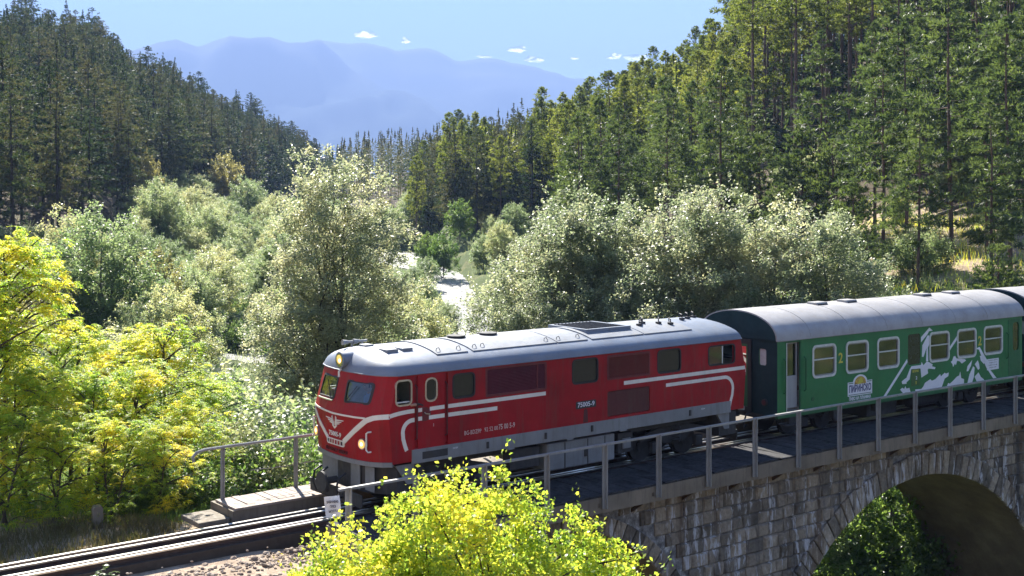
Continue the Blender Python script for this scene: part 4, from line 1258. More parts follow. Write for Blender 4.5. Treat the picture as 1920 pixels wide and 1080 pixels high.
    for y0_, y1_, z in ((.80, .10, 2.145),):
        face_strip([(y0_, z), (y1_, z+.01)], .022, rear, M['chrome'], 'sill_trim', .03)
    # oval grille with slats
    P = rrect(-.52, .15, 1.29, 1.415, .055, 4); Q = rrect(-.495, .125, 1.312, 1.393, .038, 4)
    gy = .19
    P = [(a+gy-.0, c) for a, c in P]; Q = [(a+gy, c) for a, c in Q]
    n_ = len(P); V = [(face_x(a, c, rear)+s_*.02, a, c) for a, c in P] + [(face_x(a, c, rear)+s_*.02, a, c) for a, c in Q] + [(face_x(a, c, rear)-s_*.02, a, c) for a, c in P] + [(face_x(a, c, rear)-s_*.02, a, c) for a, c in Q]
    Fc = []
    for i in range(n_):
        j = (i+1) % n_; Fc += [(i, j, n_+j, n_+i), (n_+i, n_+j, 3*n_+j, 3*n_+i), (i, 2*n_+i, 2*n_+j, j)]
    mb = MB(); mb.add(V, Fc); gr = mb.build('nose_grille', M['cream'], loco)
    V = [(face_x(a, c, rear)+s_*.004, a, c) for a, c in Q]; mb = MB(); mb.add(V, [tuple(range(n_))]); mb.build('grille_back', M['black'], gr)
    for k in range(6):
        y = -.28 + k*.102 ; mb = MB(); mb.obox((face_x(y, 1.35, rear)+s_*.012, y, 1.352), (.008, 0, 0), (0, .007, 0), (0, 0, .042)); mb.build('slat', M['cream'], gr)
    # winged emblem and number
    if True:
        E_ = []
        for g_ in (1, -1):
            for k, (w_, z) in enumerate(((.33, 1.795), (.25, 1.755), (.18, 1.718))):
                E_.append([(g_*.04, z-.015), (g_*w_, z+.012), (g_*w_*1.0, z+.028), (g_*.04, z+.016)])
            E_.append([(g_*.015, 1.69), (g_*.075, 1.70), (g_*.085, 1.85), (g_*.06, 1.88), (g_*.045, 1.80), (g_*.02, 1.76)])
            E_.append([(g_*.0, 1.62), (g_*.09, 1.685), (g_*.055, 1.70), (g_*.0, 1.66)])
        mb = MB()
        for P in E_:
            P = [(a*1.0 - .02, c) for a, c in P]
            V, B = on_face(P, rear, .012, .004); n_ = len(P)
            mb.add(V + B, [tuple(range(n_)), tuple(n_+i for i in reversed(range(n_)))] + [(i, (i+1) % n_, n_+(i+1) % n_, n_+i) for i in range(n_)])
        mb.build('winged_emblem', M['cream'], loco)
        x = face_x(-.02, 1.52, rear) + s_*.012
        text_obj('lettering', '75005-9', .12, frame3((x, -.02, 1.515), (0, s_, 0), (0, 0, 1)), M['cream'], loco, .004, .46, .002, .095)
    x = face_x(-.02, 1.2, rear) + s_*.006
    text_obj('lettering', 'BG-BDZPP 75005-9', .09, frame3((x, -.02, 1.19), (0, s_, 0), (-s_*0.0, 0, 1)), M['louvre'], loco, .012, .8, 0, .075)
# underframe: tank, bogies
mb = MB(); mb.box(-3.4, 6.2, -.85, .85, .80, 1.02); mb.build('frame', M['under'], loco)
mb = MB(); mb.box(.45, 2.40, -1.20, 1.20, .36, .94); tk = mb.build('fuel_tank', M['undergrey'], loco, bevel=.03)
for sgn in (-1, 1):
    for x in (.95, 1.6, 2.1): mb = MB(); sidebox(mb, sgn, x-.012, x+.012, 1.19, 1.206, .38, .92); mb.build('seam', M['under'], tk)
    mb = MB(); sidebox(mb, sgn, 1.5, 1.58, 1.19, 1.22, .55, .70); mb.build('gauge', M['under'], tk)
    for x0, x1, z0, z1, mt in ((2.55, 3.0, .45, .9, 'under'), (-.5, .3, .5, .92, 'under'), (2.68, 2.92, .55, .78, 'undergrey')):
        mb = MB(); sidebox(mb, sgn, x0, x1, .9, 1.14 + (.03 if mt == 'undergrey' else 0), z0, z1); mb.build('equipment_box', M[mt], loco, bevel=.015)
    for x in (-3.1, 5.9):
        mb = MB(); mb.prism([(x-.25, 1.01), (x+.18, 1.01), (x+.18, .62), (x+.02, .62)], yfn, sgn*1.24, sgn*1.18); mb.build('end_step', M['undergrey'], loco)
def bogie(parent, xc, wb=1.0, r_=.36, w=.80):
    mb = MB()
    for sgn in (-1, 1):
        mb.prism([(xc-wb-.1, .52), (xc-wb*.6, .62), (xc-.3, .42), (xc+.3, .42), (xc+wb*.6, .62), (xc+wb+.1, .52), (xc+wb+.1, .66), (xc+.5, .80), (xc-.5, .80), (xc-wb-.1, .66)], yfn, sgn*w, sgn*(w+.07))
    mb.box(xc-.2, xc+.2, -w, w, .5, .78)
    bg_ = mb.build('bogie', M['under'], parent)
    for x in (xc-wb*.72, xc+wb*.72):
        mb = MB()
        for sgn in (-1, 1):
            mb.disc((x, sgn*.38, r_+.005), (0, sgn, 0), r_, .10, 24); mb.disc((x, sgn*.34, r_+.005), (0, sgn, 0), r_+.03, .035, 24); mb.disc((x, sgn*.48, r_+.005), (0, sgn, 0), .14, .03, 14)
        mb.tube([(x, -.4, r_), (x, .4, r_)], .06, 8)
        mb.build('wheelset', M['under'], bg_, smooth=True)
        for sgn in (-1, 1):
            mb = MB(); sidebox(mb, sgn, x-.12, x+.12, w+.06, w+.19, .28, .52); mb.build('axle_box', M['under'], bg_, bevel=.02)
    for sgn in (-1, 1):
        mb = MB(); pts = [(xc + .10*math.cos(t*2*math.pi*4.0), sgn*(w+.14) + .08*math.sin(t*2*math.pi*4.0), .44 + .34*t) for t in np.linspace(0, 1, 40)]; mb.tube(pts, .018, 5); mb.build('spring', M['under'], bg_, smooth=True)
    return bg_
bogie(loco, -1.9); bogie(loco, 4.6)

# ------------------------------------------------------------------ passenger coaches
def coach_frame(ua):
    a, c = tw(ua, 0), tw(ua+10, 0); d_ = (c-a).normalized(); return a, math.atan2(d_.y, d_.x)
L0, L1 = -.70, 10.10           # coach ends in its own x (8.5 = u offset)
CZ0, CZ1, RDG = .70, 2.60, 3.26
X8 = lambda U: U - 8.5
coach = tag(empty('passenger_coach', coach_frame(8.5)[0], coach_frame(8.5)[1]), 'green passenger coach with white mountain artwork behind the locomotive', 'train car', None)
mb = MB(); mb.box(L0, L1, -1.3, 1.3, CZ0, CZ1+.12); cb = mb.build('body', [M['green'], M['interior'], M['endgrey'], M['black']], coach)
ct = MB(); ct.box(L0+.07, L1-.07, -1.24, 1.24, .86, CZ1+.05); bool_cut(cb, ct.build('cutter'))
CW = [(X8(9.10), X8(10.03)), (X8(10.42), X8(11.345)), (X8(11.71), X8(12.66)), (X8(14.0), X8(14.94)), (X8(15.30), X8(16.24)), (X8(16.61), X8(17.57))]
WZ = (1.53, 2.375)
ct = MB()
for x0, x1 in CW:
    P = rrect(x0+.03, x1-.03, WZ[0]+.03, WZ[1]-.03, .12)
    for sgn in (-1, 1): ct.prism(P, yfn, sgn*1.5, sgn*1.1)
for sgn in (-1, 1):
    ct.prism(rrect(X8(13.05), X8(13.60), 1.55, 2.38, .07), yfn, sgn*1.5, sgn*1.1)
    ct.box(X8(8.12), X8(8.66), *sorted((sgn*1.5, sgn*1.1)), .80, 2.52)
    ct.prism(rrect(X8(18.10), X8(18.42), 1.56, 2.40, .10), yfn, sgn*1.5, sgn*1.1)
for xe in (L0, L1):
    ct.box(xe-.2, xe+.2, -.36, .36, .84, 2.42)
    ct.prism(rrect(-.94, -.70, 1.93, 2.34, .05), xfn, xe-.2, xe+.2)
    ct.prism(rrect(.70, .94, 1.93, 2.34, .05), xfn, xe-.2, xe+.2)
bool_cut(cb, ct.build('cutter'))
idx = []
for p in cb.data.polygons:
    c = p.center
    ins = abs(c.y) < 1.245 and L0+.065 < c.x < L1-.065
    end = abs(p.normal.x) > .9 and (abs(c.x-L0) < .01 or abs(c.x-L1) < .01)
    idx.append(1 if ins else 2 if end else 0)
cb.data.polygons.foreach_set('material_index', idx)
def croof(y): return CZ1 - .01 + (RDG-CZ1+.01)*math.sqrt(max(0, 1-(y/1.345)**2))
ang = np.linspace(0, math.pi, 25)
prof = [(1.345*math.cos(a), CZ1 - .01 + (RDG-CZ1+.01)*(math.sin(a)**.92)) for a in ang]
mb = MB(); mb.prism(prof, xfn, L0-.05, L1+.05); rf = mb.build('roof', [M['coachroof']], coach, smooth=35)
# end wall gable (dark) just proud of roof end, pale rim
for xe, s_ in ((L0-.05, -1), (L1+.05, 1)):
    gp = [(a*.965, CZ1 + (c-CZ1)*.95) for a, c in prof]; gp = [(gp[0][0], CZ1-.02)] + gp[1:-1] + [(gp[-1][0], CZ1-.02)]
    mb = MB(); mb.prism(gp, xfn, xe + s_*.006, xe - s_*.03); mb.build('gable', M['endgrey'], coach)
for x in np.arange(L0+1.2, L1-.4, 1.55):
    mb = MB(); V = []; Fc = []
    for dz in (.006, -.02):
        for a, c in prof:
            for dx in (-.018, .018): V.append((x+dx, a*1.003, c+dz))
    n_ = len(prof)
    for k in range(n_-1):
        Fc += [(2*k, 2*k+1, 2*k+3, 2*k+2), (2*n_+2*k, 2*n_+2*k+2, 2*n_+2*k+3, 2*n_+2*k+1), (2*k, 2*k+2, 2*n_+2*k+2, 2*n_+2*k), (2*k+1, 2*n_+2*k+1, 2*n_+2*k+3, 2*k+3)]
    mb.add(V, Fc); mb.build('roof_seam', M['coachroof'], coach)
for sgn in (-1, 1):
    mb = MB(); sidebox(mb, sgn, L0-.05, L1+.05, 1.305, 1.36, CZ1-.035, CZ1-.005); mb.build('gutter', M['coachroof'], coach)
for x in (X8(10.72), X8(11.95), X8(15.35), X8(16.75)):
    z = croof(.0)
    mb = MB(); mb.prism([(-.20, z-.04), (.20, z-.04), (.16, z+.075), (-.16, z+.075)], lambda a, c, d: (d, a-.12, c-.02), x-.22, x+.22); rv = mb.build('roof_vent', M['coachroof'], coach, bevel=.012)
    mb = MB(); mb.box(x-.18, x+.18, -.318, -.272, z-.03, z+.015); mb.build('vent_mouth', M['black'], rv)
def coach_side(sgn):
    for i, (x0, x1) in enumerate(CW):
        P = rrect(x0, x1, WZ[0], WZ[1], .14, 4); Q = rrect(x0+.055, x1-.055, WZ[0]+.055, WZ[1]-.055, .10, 4)
        mb = MB(); mb.ringprism(P, Q, yfn, sgn*1.318, sgn*1.285); fr = mb.build('window', M['alu'], coach)
        P2 = rrect(x0+.048, x1-.048, WZ[0]+.048, WZ[1]-.048, .10, 4); Q2 = rrect(x0+.085, x1-.085, WZ[0]+.085, WZ[1]-.085, .07, 4)
        mb = MB(); mb.ringprism(P2, Q2, yfn, sgn*1.300, sgn*1.27); mb.build('inner_frame', M['steel'], fr)
        zm = WZ[0] + .47
        mb = MB(); sidebox(mb, sgn, x0+.05, x1-.05, 1.272, 1.314, zm-.014, zm+.014); mb.build('glazing_bar', M['alu'], fr)
        for z0, z1 in ((WZ[0]+.06, zm-.01), (zm+.01, WZ[1]-.06)):
            mb = MB(); mb.prism([(x0+.065, z0), (x1-.065, z0), (x1-.065, z1), (x0+.065, z1)], yfn, sgn*1.285, sgn*1.279); mb.build('pane', M['glasscoach'], fr)
    mb = MB(); mb.prism(rrect(X8(13.04), X8(13.61), 1.54, 2.39, .08), yfn, sgn*1.294, sgn*1.27); mb.build('blank_window', M['darkglass'], coach)
    # open front door: frame, leaf folded inside, handrails
    mb = MB(); mb.ringprism([(X8(8.09), .78), (X8(8.69), .78), (X8(8.69), 2.55), (X8(8.09), 2.55)], [(X8(8.13), .80), (X8(8.65), .80), (X8(8.65), 2.51), (X8(8.13), 2.51)], yfn, sgn*1.304, sgn*1.26); df = mb.build('door_frame', M['green2'], coach)
    mb = MB(); sidebox(mb, sgn, X8(8.13), X8(8.155), 1.0, 1.306, .80, 2.51); mb.build('door_edge', M['alu'], df)
    mb = MB(); mb.ringprism([(X8(8.155), .86), (X8(8.65), .86), (X8(8.65), 2.51), (X8(8.155), 2.51)], [(X8(8.20), 1.66), (X8(8.60), 1.66), (X8(8.60), 2.46), (X8(8.20), 2.46)], yfn, sgn*1.20, sgn*1.16); lf_ = mb.build('door', M['doorgrey'], coach)
    mb = MB(); mb.prism(rrect(X8(8.19), X8(8.61), 1.65, 2.47, .05), yfn, sgn*1.18, sgn*1.175); mb.build('pane', M['glasscoach'], lf_)
    for x in (X8(8.04), X8(8.80)):
        mb = MB(); mb.tube([(x, sgn*1.30, 2.12), (x, sgn*1.36, 2.08), (x, sgn*1.36, 1.30), (x, sgn*1.30, 1.26)], .018, 6); mb.build('door_rail', M['green2'], coach, smooth=True)
    # closed rear door with tall window
    mb = MB(); mb.ringprism(rrect(X8(17.86), X8(18.50), .82, 2.50, .03), rrect(X8(18.10), X8(18.42), 1.56, 2.40, .10), yfn, sgn*1.308, sgn*1.27); rd = mb.build('door', M['green2'], coach)
    mb = MB(); mb.prism(rrect(X8(18.09), X8(18.43), 1.55, 2.41, .10), yfn, sgn*1.285, sgn*1.279); mb.build('pane', M['glasscoach'], rd)
    mb = MB(); mb.tube([(X8(17.78), sgn*1.30, 2.12), (X8(17.78), sgn*1.36, 2.08), (X8(17.78), sgn*1.36, 1.40), (X8(17.78), sgn*1.30, 1.36)], .018, 6); mb.build('door_rail', M['green2'], coach)
    # sole bar
    mb = MB(); sidebox(mb, sgn, L0+.02, L1-.02, 1.22, 1.312, .655, .735); mb.build('sole_bar', M['green2'], coach)
    for x in np.arange(L0+.6, L1, 1.7):
        mb = MB(); sidebox(mb, sgn, x-.1, x+.1, 1.1, 1.25, .42, .66); mb.build('underbox', M['under'], coach)
    mb = MB(); mb.tube([(X8(7.95), sgn*1.2, .5), (X8(8.8), sgn*1.2, .5)], .02, 5); sidebox(mb, sgn, X8(8.1), X8(8.68), 1.1, 1.36, .44, .47); mb.build('foot_step', M['under'], coach)
    def label2(x): text_obj('class_number', '2', .34, frame3((x, sgn*1.304, 1.96), (-sgn, 0, 0), (0, 0, 1)), M['yellow'], coach, .002, .17, .006, .27)
    label2(X8(10.215)); label2(X8(16.42))
    if sgn > 0: return
    # printed artwork
    def art(polys, mat, name, lift=.003):
        mb = MB()
        for P in polys: mb.prism(P, yfn, sgn*(1.3+lift), sgn*1.296)
        return mb.build(name, mat, coach)
    return art
ART = None
for sgn in (1, -1): ART = coach_side(sgn)
ART([
[(3.45, 0.78), (3.58, 0.79), (4.53, 1.64), (4.5, 1.72)] ,
[(4.63, 1.44), (4.71, 1.51), (5.13, 1.51), (5.16, 1.59), (5.24, 1.49), (5.39, 1.58), (5.51, 1.55), (5.66, 1.48), (5.63, 1.43), (5.79, 1.39), (5.76, 1.34), (5.47, 1.38), (5.43, 1.35), (5.45, 1.25), (5.15, 1.16), (5.11, 1.41), (4.69, 1.43), (4.62, 1.16), (4.48, 1.09), (4.48, 1.05), (4.3, 1.06), (4.27, 1.13), (4.4, 1.19), (4.48, 1.21)] ,
[(5.13, 2.13), (5.13, 2.27), (5.51, 2.51), (5.66, 2.42), (5.49, 2.41), (5.42, 2.33)] ,
[(5.19, 2.04), (5.44, 2.31), (5.51, 2.28), (5.51, 2.05), (5.44, 1.96), (5.46, 1.58), (5.36, 1.59), (5.38, 1.96), (5.24, 1.72), (5.17, 1.73)] ,
[(6.46, 1.81), (6.47, 1.92), (6.81, 2.2), (6.8, 2.08)] ,
[(6.51, 1.48), (6.58, 1.51), (6.64, 1.62), (6.72, 1.63), (6.77, 1.56), (7.19, 1.5), (7.24, 1.46), (7.04, 1.39), (6.94, 1.46), (6.81, 1.49), (6.75, 1.37), (6.7, 1.42), (6.62, 1.33), (6.59, 1.41)] ,
[(5.24, 0.91), (5.31, 1.0), (5.55, 1.08), (5.63, 1.03), (5.79, 1.06), (6.01, 1.18), (6.04, 1.11), (6.22, 1.2), (6.28, 1.17), (6.41, 1.19), (6.39, 1.09), (6.22, 1.04), (6.08, 0.81), (5.21, 0.79), (4.88, 0.79), (4.87, 0.86), (5.15, 0.85)] ,
[(6.32, 0.81), (6.39, 0.9), (6.46, 0.87), (6.62, 0.94), (6.8, 1.04), (6.91, 1.06), (6.96, 1.17), (7.01, 0.98), (7.14, 0.94), (7.14, 0.82), (6.69, 0.81)] ,
[(7.31, 0.81), (7.41, 1.05), (7.59, 1.27), (7.66, 1.22), (7.62, 0.96), (7.54, 0.81)] ,
[(7.27, 1.15), (7.31, 1.29), (7.54, 1.45), (7.48, 1.29), (7.35, 1.15)] ,
[(7.67, 1.32), (7.82, 1.42), (7.88, 1.31), (7.91, 1.18), (7.84, 1.14)] ,
[(7.76, 1.75), (7.79, 1.78), (7.91, 1.8), (8.3, 1.37), (8.31, 1.2), (8.76, 0.83), (8.59, 0.83), (8.25, 1.17), (7.96, 1.59), (7.88, 1.72)] ,
[(7.92, 1.54), (8.0, 1.54), (8.18, 1.35), (8.12, 1.29), (7.97, 1.4)] ,
[(7.66, 0.96), (7.85, 1.07), (7.97, 0.93), (8.11, 0.85), (8.14, 0.82), (7.76, 0.82)] ,
[(4.2, 0.92), (4.3, 0.96), (4.38, 0.92), (4.43, 0.99), (4.48, 0.92), (4.61, 0.93), (4.66, 0.81), (4.43, 0.82), (4.34, 0.8)] ,
], M['white'], 'mountain_artwork')
olv = ART([[(4.69, .96), (5.07, .96), (5.07, 1.42), (4.69, 1.42)]], M['olive'], 'green_label', .005)
NX = lambda x, z, lift=.0035: frame3((x, -1.3-lift, z), (1, 0, 0), (0, 0, 1))
text_obj('lettering', 'ВЛАК', .08, NX(4.88, 1.36, .007), M['yellow'], olv, .001, .28, .002, .07)
text_obj('lettering', '2', .08, NX(4.92, 1.17, .007), M['white'], olv, .001, .06, .002, .09)
text_obj('lettering', '1', .08, NX(4.90, 1.04, .007), M['yellow'], olv, .001, .03, .002, .09)
# brewery board: white name board with an arched golden picture
lg = ART([[(2.00, .94), (3.00, .94), (3.00, 1.305), (2.80, 1.305)] + [(2.505 + .30*math.cos(a), 1.26 + .22*math.sin(a)) for a in np.linspace(.15, math.pi-.15, 14)] + [(2.21, 1.305), (2.00, 1.305)]], M['white'], 'advert_board', .004)
def art2(poly, mat, name, par, lift):
    mb = MB(); mb.prism(poly, yfn, -(1.3+lift), -1.302); o = mb.build(name, mat, par); return o
art2([(2.505 + .24*math.cos(a), 1.235 + .20*math.sin(a)) for a in np.linspace(0, math.pi, 16)], M['gold'], 'arched_picture', lg, .006)
art2([(2.40, 1.24), (2.46, 1.36), (2.55, 1.41), (2.60, 1.33), (2.66, 1.24), (2.58, 1.28), (2.52, 1.24)], M['yellow'], 'picture_highlight', lg, .008)
for z0, z1, x0, x1 in ((1.265, 1.285, 2.03, 2.22), (1.265, 1.285, 2.79, 2.97), (.965, .98, 2.03, 2.97)):
    art2([(x0, z0), (x1, z0), (x1, z1), (x0, z1)], M['green2'], 'line', lg, .006)
text_obj('lettering', 'ПИРИНСКО', .2, NX(2.5, 1.115, .006), M['navy'], lg, .001, .90, .006, .20)
text_obj('lettering', 'ПИВО НА ПЛАНИНА', .1, NX(2.5, .865, .003), M['white'], coach, .001, .90, .004, .095)
brd = ART([[(8.28, 1.09), (8.87, 1.09), (8.87, 1.41), (8.28, 1.41)]], M['white'], 'data_panel', .005)
for k in range(4): text_obj('lettering', ('РАЙОН ДЕПО', 'ТАРА 17 т', 'МЕСТА 48', 'РЕВ 09')[k], .06, NX(8.57, 1.365 - .07*k, .007), M['steel'], brd, .0008, (.46, .4, .42, .34)[k], .001, .04)
text_obj('lettering', 'ПИРИНСКО', .09, NX(9.74, 1.20), M['white'], coach, .001, .34, .002, .085)
ART([[(9.62, 1.11), (9.86, 1.11), (9.85, 1.03), (9.74, .96), (9.63, 1.03)]], M['white'], 'shield', .003)
text_obj('lettering', '23', .08, NX(9.74, 1.055, .005), M['green'], coach, .001, .12, .003, .07)
rays = []
for k in range(7):
    a = math.radians(20 + 140*k/6); c_, s_ = math.cos(a), math.sin(a)
    rays.append([(9.74 + .08*c_ - .010*s_, 1.27 + .08*s_ + .010*c_), (9.74 + .08*c_ + .010*s_, 1.27 + .08*s_ - .010*c_), (9.74 + .16*c_ + .006*s_, 1.27 + .12*s_ - .006*c_), (9.74 + .16*c_ - .006*s_, 1.27 + .12*s_ + .006*c_)])
ART(rays, M['alu'], 'sunburst', .003)
mb = MB(); mb.disc((.62, -1.302, 1.02), (0, -1, 0), .055, .012, 12); mb.build('socket_cover', M['green2'], coach)
# ends: gangway doors, bellows frame, lamps, windows
for xe, s_ in ((L0, -1), (L1, 1)):
    mb = MB(); mb.ringprism([(-.47, .72), (.47, .72), (.47, 2.54), (-.47, 2.54)], [(-.36, .84), (.36, .84), (.36, 2.42), (-.36, 2.42)], xfn, xe + s_*.05, xe + s_*.001); gw = mb.build('gangway_frame', M['black'], coach)
    mb = MB(); mb.box(min(xe+s_*.02, xe-s_*.02), max(xe+s_*.02, xe-s_*.02), -.358, .358, .842, 1.55); mb.ringprism([(-.358, 1.55), (.358, 1.55), (.358, 2.418), (-.358, 2.418)], [(-.29, 1.62), (.29, 1.62), (.29, 2.35), (-.29, 2.35)], xfn, xe + s_*.02, xe - s_*.02); dr = mb.build('end_door', M['green2'], coach)
    mb = MB(); mb.prism([(-.295, 1.615), (.295, 1.615), (.295, 2.355), (-.295, 2.355)], xfn, xe+s_*.004, xe-s_*.002); mb.build('pane', M['mirrorpane'], dr)
    for g_ in (-1, 1):
        P = rrect(*sorted((g_*.70, g_*.94)), 1.93, 2.34, .05)
        mb = MB(); mb.prism(P, xfn, xe - s_*.03, xe - s_*.036); mb.build('end_window', M['palereflection'], coach)
        mb = MB(); mb.disc((xe, g_*.92, 1.02), (s_, 0, 0), .085, .07, 16); tl_ = mb.build('tail_lamp', M['under'], coach); mb = MB(); mb.disc((xe + s_*.07, g_*.92, 1.02), (s_, 0, 0), .065, .006, 16); mb.build('lens', M['darkred'], tl_)
    mb = MB(); mb.tube([(xe, 0, .60), (xe+s_*.42, 0, .60)], .06, 8); mb.disc((xe + s_*.40, 0, .60), (s_, 0, 0), .19, .05, 18); mb.build('coupler', M['under'], coach, smooth=True)
    for y in (.42, -.42):
        mb = MB(); mb.tube([(xe, y, .72), (xe+s_*.16, y, .66), (xe+s_*.26, y, .45), (xe+s_*.18, y*.9, .33), (xe+s_*.06, y*.8, .38)], .022, 7); mb.build('brake_hose', M['black'], coach, smooth=True)
mb = MB(); mb.box(L0+.1, L1-.1, -1.0, 1.0, .56, .70); mb.build('frame', M['under'], coach)
bogie(coach, 1.35, .9, .34, .80); bogie(coach, 8.1, .9, .34, .80)
mb = MB(); mb.box(3.3, 4.6, -.9, .9, .2, .56); mb.build('battery_box', M['under'], coach, bevel=.02)
mb = MB(); mb.tube([(5.4, -.7, .40), (6.6, -.7, .40)], .17, 12); mb.build('air_tank', M['under'], coach, smooth=True)
# seats and partitions seen through the glass
for x in np.arange(.75, 9.0, 1.02):
    for y in (-.78, .78):
        mb = MB(); mb.prism([(x-.06, .9), (x+.06, .9), (x+.02, 2.0), (x-.02, 2.0)], yfn, y-.42, y+.42); mb.box(x-.45, x+.45, y-.42, y+.42, 1.25, 1.36); mb.build('seat', M['darkred'], coach, bevel=.02)
for x in (.42, 9.2):
    mb = MB(); mb.box(x-.02, x+.02, -1.24, -.4, .87, 2.62); mb.box(x-.02, x+.02, .4, 1.24, .87, 2.62); mb.build('partition', M['interior'], coach)
# second coach, mostly beyond the frame
ua2 = 8.5 + (L1-L0) + .75
c2 = copy_tree(coach); p_, yw = coach_frame(ua2); c2.location = p_; c2.rotation_euler = (0, 0, yw)
c2['label'] = 'second coach, only its roof end showing at the right edge'
for o in (coach, c2): o['group'] = 'coaches of the train'

# ------------------------------------------------------------------ people in the cab
skin_m = plain('skin', (0.36, 0.20, 0.14), 0.55); hair_m = plain('dark_hair', (0.02, 0.015, 0.012), 0.6)
shirtA = plain('dark_jacket', (0.035, 0.03, 0.035), 0.8); shirtB = plain('light_blue_shirt', (0.22, 0.34, 0.62), 0.8); trous = plain('navy_trousers', (0.03, 0.035, 0.05), 0.8)
def person(loc, rz, shirt, label, lean=0.0, armL=None, armR=None, headturn=0.0):
    root = tag(empty('person', loc, rz), label, 'person', 'train crew')
    # local: faces -x, seat at z=0; x forward is negative
    V = [(0, 0, .08), (-.01 - lean*.3, 0, .28), (-.03-lean, 0, .46), (-.05-lean*1.3, 0, .56), (-.06-lean*1.4, 0, .63)]
    R_ = [.15, .14, .155, .075, .055]
    E_ = [(0, 1), (1, 2), (2, 3), (3, 4)]
    def chain(start, pts, rad):
        pr = start
        for p, r_ in zip(pts, rad):
            V.append(p); R_.append(r_); E_.append((pr, len(V)-1)); pr = len(V)-1
        return pr
    sx = -.03-lean
    for g_, arm in ((1, armL), (-1, armR)):
        arm = arm or [(-.05, g_*.28, .25), (-.30, g_*.20, .20)]
        sh = (sx, g_*.20, .50)
        end = chain(2, [sh, ((sx+arm[0][0])/2, g_*.235, (.50+arm[0][2])/2), arm[0], tuple((np.array(arm[0])+np.array(arm[1]))/2), arm[1]], [.062, .052, .045, .038, .028])
        w = Vector(arm[1]); d_ = (w - Vector(arm[0])).normalized(); sd_ = d_.cross(Vector((0, 0, 1))).normalized()
        palm = chain(end, [tuple(w + d_*.07)], [.030])
        for k in range(4):
            b_ = w + d_*.075 + sd_*(k-1.5)*.021
            L_ = (.075, .085, .08, .062)[k]
            chain(palm, [tuple(b_ + d_*.02), tuple(b_ + d_*L_*.6 + Vector((0, 0, -.012))), tuple(b_ + d_*L_ + Vector((0, 0, -.035)))], [.0095, .009, .008])
        th_ = w + d_*.03 + sd_*.035*g_
        chain(end, [tuple(th_), tuple(th_ + d_*.035 + sd_*.018*g_)], [.011, .010])
        hip = chain(0, [(-.02, g_*.10, .05), (-.42, g_*.12, .07), (-.44, g_*.12, -.36), (-.56, g_*.12, -.40)], [.085, .065, .05, .04])
    me = bpy.data.meshes.new('body'); me.from_pydata(V, E_, [])
    o = link('body', me, root)
    sk = o.modifiers.new('skin', 'SKIN'); sk.use_smooth_shade = True
    for i, r_ in enumerate(R_): me.skin_vertices[0].data[i].radius = (r_, r_)
    me.skin_vertices[0].data[0].use_root = True
    ss = o.modifiers.new('sub', 'SUBSURF'); ss.levels = 1; ss.render_levels = 1
    bpy.context.view_layer.update()
    dg = bpy.context.evaluated_depsgraph_get()
    m2 = bpy.data.meshes.new_from_object(o.evaluated_get(dg)); o.modifiers.clear(); o.data = m2
    for mt in (shirt, skin_m, trous): m2.materials.append(mt)
    wr = [Vector((armL or [(0, .28, 0), (-.30, .20, .20)])[1]), Vector((armR or [(0, -.28, 0), (-.30, -.20, .20)])[1])]
    for p in m2.polygons:
        c = p.center
        k = 0
        if c.z > .575: k = 1
        elif min((c-w).length for w in wr) < .04 or any((c-w).length < .19 and c.x < w.x + .01 for w in wr): k = 1
        elif c.z < .13: k = 2
        p.material_index = k; p.use_smooth = True
    # head: ellipsoid with brow, nose, chin, ears, eyes
    hx, hz = -.09-lean*1.45, .735
    bm = bmesh.new(); bmesh.ops.create_uvsphere(bm, u_segments=20, v_segments=14, radius=1.0)
    for v in bm.verts:
        x, y, z = v.co
        q = Vector((x*.098, y*.076, z*.118))
        if z < 0: q.y *= 1 + .28*z; q.x *= 1 + .10*z; 
        if x < -.8 and abs(y) < .3 and -.35 < z < .12: q.x -= .022*(1-abs(y)/.3)
        if x < -.5 and -.95 < z < -.6: q.x -= .010
        if x < -.8 and .1 < z < .28: q.x += .006
        v.co = q
    hm = bpy.data.meshes.new('head'); bm.to_mesh(hm); bm.free(); hm.polygons.foreach_set('use_smooth', [True]*len(hm.polygons)); hm.materials.append(skin_m)
    h = link('head', hm, root); h.location = (hx, 0, hz); h.rotation_euler = (0, .12, headturn)
    bm = bmesh.new(); bmesh.ops.create_uvsphere(bm, u_segments=20, v_segments=12, radius=1.0)
    bmesh.ops.delete(bm, geom=[v for v in bm.verts if v.co.z < -.35 or (v.co.x < -.35 and v.co.z < .42)], context='VERTS')
    for v in bm.verts: v.co = Vector((v.co.x*.106 + .004, v.co.y*.084, v.co.z*.126))
    hm = bpy.data.meshes.new('hair'); bm.to_mesh(hm); bm.free(); hm.materials.append(hair_m); hm.polygons.foreach_set('use_smooth', [True]*len(hm.polygons))
    hh = link('hair', hm, h)
    for g_ in (-1, 1):
        mb = MB(); mb.disc((-.086, g_*.03, .012), (-1, 0, 0), .012, .010, 10); mb.build('eye', hair_m, h, smooth=True)
        mb = MB(); mb.tube([(.005, g_*.074, .03), (.012, g_*.086, .02), (.010, g_*.084, -.02), (.0, g_*.074, -.03)], [.008, .014, .012, .006], 6); mb.build('ear', skin_m, h, smooth=True)
    mb = MB(); mb.tube([(-.083, -.024, -.058), (-.094, 0, -.055), (-.083, .024, -.058)], [.004, .007, .004], 5); mb.build('mouth', M['pink'], h, smooth=True)
    return root
def lw(x, y, z): return loco.matrix_basis @ Vector((x, y, z))
person(lw(-2.93, -.80, 1.62), TH, shirtA, 'person in dark clothes leaning an elbow out of the cab side window', .06, None, [(-.20, -.42, .52), (-.02, -.52, .535)], .5)
person(lw(-2.95, .15, 1.62), TH, shirtB, 'person in a light blue shirt sitting behind the windscreen', .05, None, None, 0)
